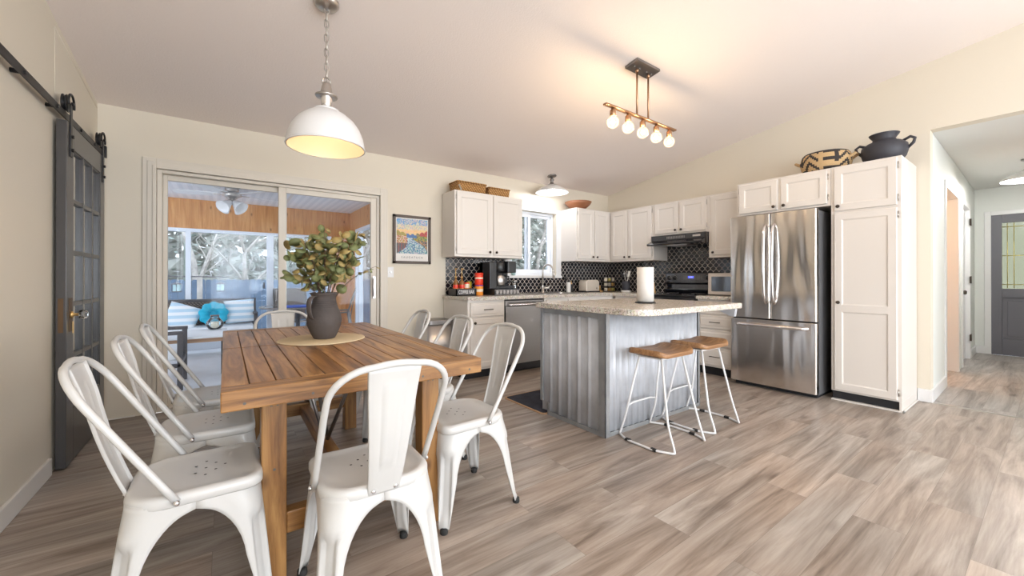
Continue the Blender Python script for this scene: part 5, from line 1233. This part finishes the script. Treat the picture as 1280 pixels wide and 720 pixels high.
for k, (dx, dy, dz) in enumerate(targets):
    base_ = Vector((vx, vy, pz+.20))+right*dx*.15+back*dy*.1
    end = Vector((vx, vy, pz+.22))+right*dx*1.12+back*dy+Vector((0, 0, dz*.93-.02))
    mid = (base_+end)/2+Vector((0, 0, .05))-right*dx*.18
    pts = []
    for s in range(9):
        q = s/8; pts.append((1-q)**2*base_+2*q*(1-q)*mid+q*q*end)
    st.tube([tuple(p) for p in pts], [.0032-.0022*s/8 for s in range(9)], 6)
    nl = 17 if dx < .25 else 7
    for s in range(nl):
        q = .34+.66*s/(nl-1) if dx < .25 else .62+.38*s/(nl-1); p = (1-q)**2*base_+2*q*(1-q)*mid+q*q*end
        d = Vector((rnd.uniform(-1, 1), rnd.uniform(-1, 1), rnd.uniform(-.5, .6))).normalized()
        nrm = Vector((rnd.uniform(-.7, .7), rnd.uniform(-1, .3), rnd.uniform(-.2, 1)))
        leaf(p+d*.012, nrm, d, rnd.uniform(.019, .034)*(1 if dx < .25 else .6)); 
        st.tube([tuple(p), tuple(p+d*.014)], .001, 4)
st.build('stem', 'stem_brown', t); lf.build('leaf', ['leaf_green', 'leaf_gold'], t, solid=.0008)

# ================================================================== SUNROOM beyond the glass door
SX0, SX1, SY1, SZ = -2.2, 2.76, 3.62, 2.37
struct('floor_sunroom', MB().box(SX0-.1, SX1+.1, .15, SY1+.1, -.06, -.01), 'sun_floor')
struct('ceiling_sunroom', MB().box(SX0-.1, SX1+.1, .15, SY1+.1, SZ, SZ+.06), 'soffit_board')
m = MB(); BZ = 1.905
m.box(SX0, SX1+.1, SY1, SY1+.08, BZ, SZ); m.box(2.42, SX1+.1, SY1, SY1+.08, 0, BZ)
struct('wall_sunroom_far', m, 'pine')
m = MB().box(SX1, SX1+.08, .15, SY1+.08, 2.02, SZ).box(SX1, SX1+.08, 3.22, SY1+.08, -.01, 2.02); struct('wall_sunroom_right', m, 'pine')
m = MB().box(SX0-.08, SX0, .15, SY1+.08, BZ, SZ); struct('wall_sunroom_left', m, 'pine')
# white framed glazing
m = MB(); y0, y1 = SY1-.01, SY1+.07
for a, b in ((SX0, SX0+.06), (-.95, -.89), (-.6, -.54), (.305, .37), (1.39, 1.49), (2.36, 2.42)): m.box(a, b, y0, y1, -.01, BZ)
m.box(SX0-.001, 2.421, y0-.003, y1+.003, BZ-.05, BZ+.001); m.box(SX0-.001, 2.421, y0-.003, y1+.003, -.012, .10)
w = struct('window_2', m, 'vinyl_white', 'wall of white framed sunroom windows facing the fence')
MB().box(SX0, 2.4, SY1+.02, SY1+.026, .08, BZ-.04).build('pane', 'pane', w)
MB().box(1.335, 1.36, SY1-.03, SY1-.01, .95, 1.05).build('latch', 'black_plastic', w)
m = MB(); x0, x1 = SX1-.01, SX1+.07
for a, b in ((3.14, 3.22), (2.98, 3.03), (1.85, 1.95), (.15, .25)): m.box(x0, x1, a, b, -.01, 2.02)
m.box(x0-.003, x1+.003, .148, 3.2, 1.97, 2.021); m.box(x0-.003, x1+.003, .148, 3.2, -.012, .10)
w = struct('window_5', m, 'vinyl_white', 'white framed sunroom windows on the right side'); MB().box(SX1+.02, SX1+.026, .2, 3.18, .08, 1.98).build('pane', 'pane', w)
m = MB(); 
for a in (.15, 1.9, 3.56): m.box(SX0-.08, SX0, a, a+.06, -.01, BZ)
m.box(SX0-.08, SX0, .15, 3.6, -.01, .1); w = struct('window_6', m, 'vinyl_white'); MB().box(SX0-.05, SX0-.044, .2, 3.58, .08, BZ).build('pane', 'pane', w)
struct('trim_10', MB().box(SX0, SX1, 1.2, 1.206, SZ-.004, SZ).box(1.6, 1.64, .2, SY1, SZ-.008, SZ), 'white_gloss')
# bench
t = thing('patio_bench', 'dark wicker back patio bench with white seat cushion under the sunroom windows', 'bench', (.35, 3.2, 0)); bx0, bx1, byb, byf = -.62, 1.22, 3.42, 2.90
m = MB()
for x in (bx0, bx1-.05): m.box(x, x+.05, byf, byf+.05, -.01, .58).box(x, x+.05, byb-.05, byb, -.01, .80).box(x, x+.05, byf, byb, .56, .60)
m.box(bx0, bx1, byf, byf+.04, .28, .34).box(bx0, bx1, byb-.04, byb, .76, .80).box(bx0, bx1, byf, byb, .30, .33); m.build('frame', 'patio_frame', t, bevel=.004)
MB().box(bx0+.05, bx1-.05, byb-.035, byb-.015, .40, .765).build('back_panel', 'wicker_dark', t)
MB().box(bx0+.02, bx1-.02, byf-.004, byf+.003, .245, .33).build('front_slat', 'bench_wood', t)
MB().box(bx0+.05, bx1-.05, byf, byb-.05, .335, .405).build('cushion', 'cushion_white', t, bevel=.02, segs=3)
def pillow(nm, x, y, z, w, h, th, rot, label, mt):
    t = thing(nm, label, 'pillow', (x, y, z)); m = MB(); N = 14; fr_, bk = [], []
    for sgn, arr in ((1, fr_), (-1, bk)):
        for j in range(N+1):
            row = []
            for i in range(N+1):
                u, v = 2*i/N-1, 2*j/N-1; k = max(0, (1-u**4)*(1-v**4))**.5
                px_, pz_ = u*w/2*(1-.06*(1-abs(v)**2)*0-.05*(v*v)*0), v*h/2
                px_ *= 1-.07*(1-u*u)*0; px_ *= (1-.08*(1-v*v)) if abs(u) > .99 else 1
                row.append((px_, -sgn*k*th/2, pz_))
            arr.append(row)
    M4 = Matrix.Translation((x, y, z)) @ rot
    m.loft(fr_, False); m.loft(bk, False); m.xf(M4); return m.build('cover', mt, t), t
pillow('throw_pillow', .30, 3.15, .56, .42, .36, .14, Matrix.Rotation(R(-22), 4, 'X') @ Matrix.Rotation(R(22), 4, 'Y'), 'pale blue striped throw pillow at the left of the bench, tilted', 'pillow_stripe')
pillow('throw_pillow', 1.0, 3.20, .605, .40, .36, .14, Matrix.Rotation(R(-16), 4, 'X') @ Matrix.Rotation(R(-4), 4, 'Y'), 'pale blue striped throw pillow at the right of the bench, upright', 'pillow_stripe')
t = thing('wreath_pillow', 'turquoise ruffled round pillow in the middle of the bench', 'pillow', (.67, 3.08, .6)); m = MB(); rings = []
for j in range(48):
    a = 2*pi*j/48; ring = []
    for i in range(16):
        b_ = 2*pi*i/16; r = .115+(.062+.012*sin(9*a+2*b_))*cos(b_); ring.append((.67+r*cos(a), 3.10-.055*sin(b_)*(1+.2*sin(11*a))-.02+.25*(r*sin(a)), .585+r*sin(a)))
    rings.append(ring)
m.loft(rings+[rings[0]], True, False, False); m.lathe([(.0, -.015), (.06, -.01), (.08, .01)], (.67, 3.10, .585), 16, False, False, axis=1); m.build('ruffle', 'turquoise', t)
# coffee table with candle lantern
t = thing('coffee_table', 'low white topped coffee table in the sunroom', 'coffee table', (.42, 1.8, 0))
MB().box(.02, .83, 1.40, 2.25, .425, .45).build('tabletop', 'cushion_white', t, bevel=.004); MB().box(.03, .82, 1.41, 2.24, .38, .424).build('apron', 'bench_wood', t)
for x in (.04, .77):
    for y in (1.42, 2.19): MB().box(x, x+.04, y, y+.04, -.01, .38).build('leg', 'patio_frame', t)
t = thing('candle_lantern', 'round glass candle jar with a cream candle on the coffee table', 'candle', (.70, 2.1, .45))
MB().lathe([(.05, 0), (.075, .02), (.095, .06), (.09, .10), (.06, .14), (.045, .16), (.048, .185)], (.70, 2.10, .4505), 24, cap1=False).build('glass', 'clear_glass', t, solid=.002); MB().cyl((.70, 2.10, .4525), .045, .10, 20).build('candle', 'candle_wax', t)
MB().tube([(.70+.047*cos(a*pi/8), 2.1+.047*sin(a*pi/8), .636) for a in range(16)], .004, 6, True).build('rim', 'gunmetal', t)
# armchair
t = thing('patio_armchair', 'dark framed patio armchair with pale cushion, left edge of the glass door', 'armchair', (.12, 1.15, 0)); m = MB()
for y in (.78, 1.33): m.box(.42, .465, y, y+.045, -.01, .55).box(-.26, -.215, y, y+.045, -.01, .75).box(-.26, .47, y, y+.045, .55, .585).box(-.25, .45, y, y+.045, .22, .26)
m.box(.425, .46, .80, 1.36, .24, .29).box(-.255, -.22, .80, 1.36, .71, .75); m.build('frame', 'patio_frame', t, bevel=.004)
MB().box(-.21, .42, .83, 1.33, .29, .40).build('seat_cushion', 'cushion_white', t, bevel=.02); MB().box(-.21, -.12, .83, 1.33, .40, .74).build('back_cushion', 'wicker_dark', t, bevel=.02)
# patio dining set
t = thing('patio_table', 'round glass topped patio table in the sunroom', 'table', (1.75, 2.5, 0)); MB().cyl((1.72, 2.5, .68), .50, .012, 40).build('tabletop', 'clear_glass', t); MB().tube([(1.72+.50*cos(a*pi/20), 2.5+.5*sin(a*pi/20), .686) for a in range(40)], .014, 6, True).build('rim', 'gunmetal', t)
MB().cyl((1.72, 2.5, -.01), .2, .02, 24).cyl((1.72, 2.5, .0), .03, .68, 12).build('pedestal', 'patio_frame', t)
t = thing('blue_tray', 'bright blue tray on the patio table', 'tray', (1.66, 2.3, .69)); MB().prism(rrect(1.46, 1.82, 2.2, 2.4, .03), .693, .72).build('tray', 'blue_plastic', t, bevel=.004)
def pchair(x, y, rz, label):
    t = thing('patio_chair', label, 'chair', (0, 0, 0), group='sling chairs at the patio table'); m = MB()
    for s in (-1, 1): m.tube([(s*.25, .26, 0), (s*.25, .24, .62), (s*.25, -.2, .64), (s*.24, -.30, .95)], .014, 8).tube([(s*.25, -.30, 0), (s*.25, -.2, .64)], .014, 8).tube([(s*.24, .24, .42), (s*.24, -.22, .40)], .012, 8)
    m.tube([(-.24, .24, .42), (.24, .24, .42)], .012, 8).tube([(-.24, -.30, .95), (.24, -.30, .95)], .012, 8); m.build('frame', 'gunmetal', t)
    MB().hexa([(-.23, -.22, .39), (.23, -.22, .39), (.23, .24, .41), (-.23, .24, .41), (-.23, -.22, .405), (.23, -.22, .405), (.23, .24, .425), (-.23, .24, .425)]).build('seat', 'wicker_grey', t)
    MB().hexa([(-.23, -.215, .42), (.23, -.215, .42), (.23, -.205, .42), (-.23, -.205, .42), (-.23, -.305, .94), (.23, -.305, .94), (.23, -.295, .94), (-.23, -.295, .94)]).build('sling_back', 'wicker_grey', t)
    t.location = (x, y, -.01); t.rotation_euler = (0, 0, R(rz)); return t
c1 = pchair(2.12, 1.95, 75, 'grey sling patio chair seen right of the dark pitcher'); dup(c1, (1.72, 3.15, -.01), R(180), 'grey sling patio chair behind the sliding door frame, beyond the table')
# fan
fx_, fy_ = .885, 2.35
t = thing('ceiling_fan', 'white ceiling fan with frosted glass light shades in the sunroom', 'ceiling fan', (fx_, fy_, SZ))
MB().lathe([(.08, -.0005), (.08, -.03), (.05, -.04), (.09, -.05), (.11, -.07), (.11, -.11), (.07, -.13), (.045, -.15), (.045, -.18)], (fx_, fy_, SZ), 28).build('motor', 'nickel', t)
for k in range(5):
    a = R(20+72*k); m = MB(); d = Vector((cos(a), sin(a), 0)); s = Vector((-sin(a), cos(a), 0)); c = Vector((fx_, fy_, SZ-.09))
    poly = [(.16, -.05), (.62, -.07), (.66, -.04), (.66, .04), (.62, .07), (.16, .05)]
    m.loft([[tuple(c+d*u+s*v+Vector((0, 0, v*.18+h))) for u, v in poly] for h in (0, .008)], True, smooth=False); b = m.build('blade', 'white_gloss', t)
    MB().bar(tuple(c+d*.09), tuple(c+d*.22), .035, .006).build('blade_iron', 'nickel', b)
for k in range(4):
    a = R(45+90*k); d = Vector((cos(a), sin(a), 0)); o0 = Vector((fx_, fy_, SZ-.165)); ax_ = (d+Vector((0, 0, -.75))).normalized(); n1 = ax_.orthogonal().normalized(); n2 = ax_.cross(n1); rings = []
    for r, q in ((.02, .03), (.034, .05), (.05, .10), (.075, .16), (.09, .19)): rings.append([tuple(o0+ax_*q+n1*r*cos(w_)+n2*r*sin(w_)) for w_ in [2*pi*i/16 for i in range(16)]])
    MB().tube([tuple(o0), tuple(o0+ax_*.045)], .012, 8).build('lamp_arm', 'nickel', t); MB().loft(rings, True, True, False).build('lamp_shade', 'frosted_shade', t, solid=.002)

# ================================================================== OUTDOORS
GZ = -.45
m = MB(); N = 40; vs = []; xs = [-30+80*i/N for i in range(N+1)]; ys = [3.75+45*(j/N)**1.3 for j in range(N+1)]
def gh(x, y): return GZ + max(0, y-11)*.10 + .12*sin(x*.7+y*.5)*min(1, max(0, (y-9)/4))
for y in ys:
    for x in xs: vs.append((x, y, gh(x, y)))
m.add(vs, [(j*(N+1)+i, j*(N+1)+i+1, (j+1)*(N+1)+i+1, (j+1)*(N+1)+i) for j in range(N) for i in range(N)], True)
m.add([(2.9, .2, GZ), (50, .2, GZ), (50, 3.75, GZ), (2.9, 3.75, GZ), (-30, .2, GZ), (-2.3, .2, GZ), (-2.3, 3.75, GZ), (-30, 3.75, GZ)], [(0, 1, 2, 3), (4, 5, 6, 7)])
struct('ground', m, 'ground')
t = thing('wooden_fence', 'blue grey dog ear board fence beyond the sunroom', 'fence', (2, 9, GZ)); FY = 9.0; m = MB(); rnd = random.Random(2); x = -7.0
while x < 16:
    h = 1.09+rnd.uniform(-.012, .012); m.prism([(x, GZ+.02), (x+.135, GZ+.02), (x+.135, h-.03), (x+.105, h), (x+.03, h), (x, h-.03)], FY, FY+.02, 1); x += .142
m.build('board', 'fence_blue', t); t.children[0]['kind'] = 'stuff'
MB().box(-7, 16, FY+.02, FY+.06, .7, .78).box(-7, 16, FY+.02, FY+.06, -.2, -.12).build('rail', 'fence_blue', t)
for x in (-6, -3.6, -1.2, 1.2, 3.6, 6, 8.4, 10.8, 13.2): MB().box(x, x+.09, FY+.06, FY+.15, GZ-.02, 1.0).build('post', 'fence_blue', t)
# bird feeder stand
t = thing('feeder_post', 'grey wooden post with crossbar holding two hanging lanterns', 'post', (.385, 6, GZ)); MB().box(.34, .43, 5.96, 6.04, GZ-.03, 1.15).build('post', 'bark', t); MB().tube([(-.12, 6, 1.165), (.88, 6, 1.150)], .012, 8).build('crossbar', 'patio_frame', t)
def lantern(x, label):
    t = thing('hanging_lantern', label, 'lantern', (0, 0, 0), group='lanterns on the feeder post')
    MB().tube([(0, 0, .30), (0, 0, .24)], .004, 6).tube([(.02*cos(a*pi/5), 0, .22+.02*sin(a*pi/5)) for a in range(10)], .003, 5, True).lathe([(.02, .20), (.085, .165), (.09, .155)], (0, 0, 0), 4, smooth=False).lathe([(.075, 0), (.08, .01), (.075, .02)], (0, 0, 0), 4, smooth=False).build('cap', 'patio_frame', t)
    m = MB()
    for k in range(4): a = pi/2*k; m.bar((.072*cos(a), .072*sin(a), .015), (.078*cos(a), .078*sin(a), .16), .008, .008)
    m.build('frame', 'patio_frame', t); MB().lathe([(.06, .02), (.06, .155)], (0, 0, 0), 4, smooth=False).build('glass', 'pot_glaze', t); t.location = (x, 6, .845); return t
l1 = lantern(.0, 'dark square lantern hanging at the left end of the crossbar'); l1.location = (.02, 6, .845); dup(l1, (.73, 6, .845), 0, 'dark square lantern hanging at the right end of the crossbar')
# trees
def bare_tree(x, y, h, seed, label, dark=False, spread=1.0, depth=4):
    rnd = random.Random(seed); m = MB(); z0 = gh(x, y)-.1
    def grow(p, d, L, r, lv):
        n = 4; pts = [p]; q = p.copy(); dd = d.copy()
        for i in range(n):
            dd = (dd+Vector((rnd.uniform(-.18, .18), rnd.uniform(-.18, .18), rnd.uniform(-.03, .12)))).normalized(); q = q+dd*L/n; pts.append(q.copy())
        m.tube([tuple(a) for a in pts], [r*(1-.5*i/n) for i in range(n+1)], 5 if lv else 7, caps=False)
        if lv >= depth: return
        for k in range(4 if lv == 0 else 3):
            s = pts[rnd.randint(1 if lv else 2, n)]; a = rnd.uniform(0, 2*pi); sp_ = rnd.uniform(.5, 1.0)*spread
            nd = (dd*1.0+Vector((cos(a)*sp_, sin(a)*sp_, rnd.uniform(-.1, .5)))).normalized(); grow(s, nd, L*rnd.uniform(.5, .72), r*.45, lv+1)
    grow(Vector((x, y, z0)), Vector((rnd.uniform(-.12, .12), 0, 1)), h*.5, h*.016+.02, 0)
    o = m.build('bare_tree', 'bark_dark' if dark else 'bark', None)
    tag(o, label, 'tree', 'bare trees beyond the fence'); return o
TL = 'pale bare branched tree standing beyond the fence'; TD = 'darker bare trunked tree standing further back beyond the fence'
bare_tree(.2, 10.6, 6, 21, 'pale spreading bare tree just behind the fence, left in the glass door', False, 1.5)
bare_tree(1.5, 11.0, 5, 22, 'pale spreading bare tree just behind the fence, centre of the glass door', False, 1.5)
for k in range(26):
    rnd = random.Random(100+k); y = rnd.uniform(12, 24); x = -6+ (k/26)*34 + rnd.uniform(-.6, .6) + (y-12)*.25
    bare_tree(x, y, rnd.uniform(7, 11), 200+k, TD if k % 3 == 0 else TL, k % 3 == 0, 1.1, 3)
def shrub(nm, x, y, r, h, seed, mt_, label, cone=True):
    rnd = random.Random(seed); m = MB(); z0 = gh(x, y)
    m.tube([(x, y, z0-.05), (x, y, z0+h*.8)], [.12, .03], 6)
    for i in range(1100):
        a = rnd.uniform(0, 2*pi); f = rnd.random()**.8; rr = r*(1-f if cone else sqrt(max(0, 1-(2*f-1)**2)))*rnd.uniform(.6, 1.02)+.05
        p = Vector((x+rr*cos(a), y+rr*sin(a), z0+.15+f*h)); s = rnd.uniform(.10, .22); d = Vector((cos(a), sin(a), rnd.uniform(-.5, .3))); u = d.normalized()*s; v = Vector((-sin(a), cos(a), rnd.uniform(-.3, .3)))*s*.5
        m.add([tuple(p-u*.3-v*.5), tuple(p+u*.2-v), tuple(p+u), tuple(p+u*.2+v)], [(0, 1, 2, 3)])
    o = m.build(nm, mt_, None, solid=.004); tag(o, label, 'tree', 'trees beyond the fence'); return o
for k, (x, y, r, h) in enumerate(((-3.5, 15, 2.2, 7), (-.5, 17, 2.6, 9), (3.0, 15.5, 2.2, 7.5), (5.6, 19, 2.8, 10), (8.5, 15, 2.3, 8), (11.5, 17, 2.6, 9), (14.5, 15, 2.2, 8), (17.8, 18, 2.8, 10), (21, 17, 2.6, 9))):
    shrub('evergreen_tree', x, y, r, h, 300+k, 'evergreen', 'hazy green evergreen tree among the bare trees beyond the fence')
rnd = random.Random(77); m = MB()
for i in range(24000):
    x = rnd.uniform(-18, 42); y = rnd.uniform(17, 27); z = gh(x, y)+rnd.random()**1.1*11; s = rnd.uniform(.22, .6); a = rnd.uniform(0, pi)
    m.add([(x, y, z), (x+s*cos(a), y+.1, z+s*.5*sin(a)+.05), (x+s*cos(a)*1.1, y, z+s*.9), (x-.05, y+.1, z+s*.7)], [(0, 1, 2, 3)])
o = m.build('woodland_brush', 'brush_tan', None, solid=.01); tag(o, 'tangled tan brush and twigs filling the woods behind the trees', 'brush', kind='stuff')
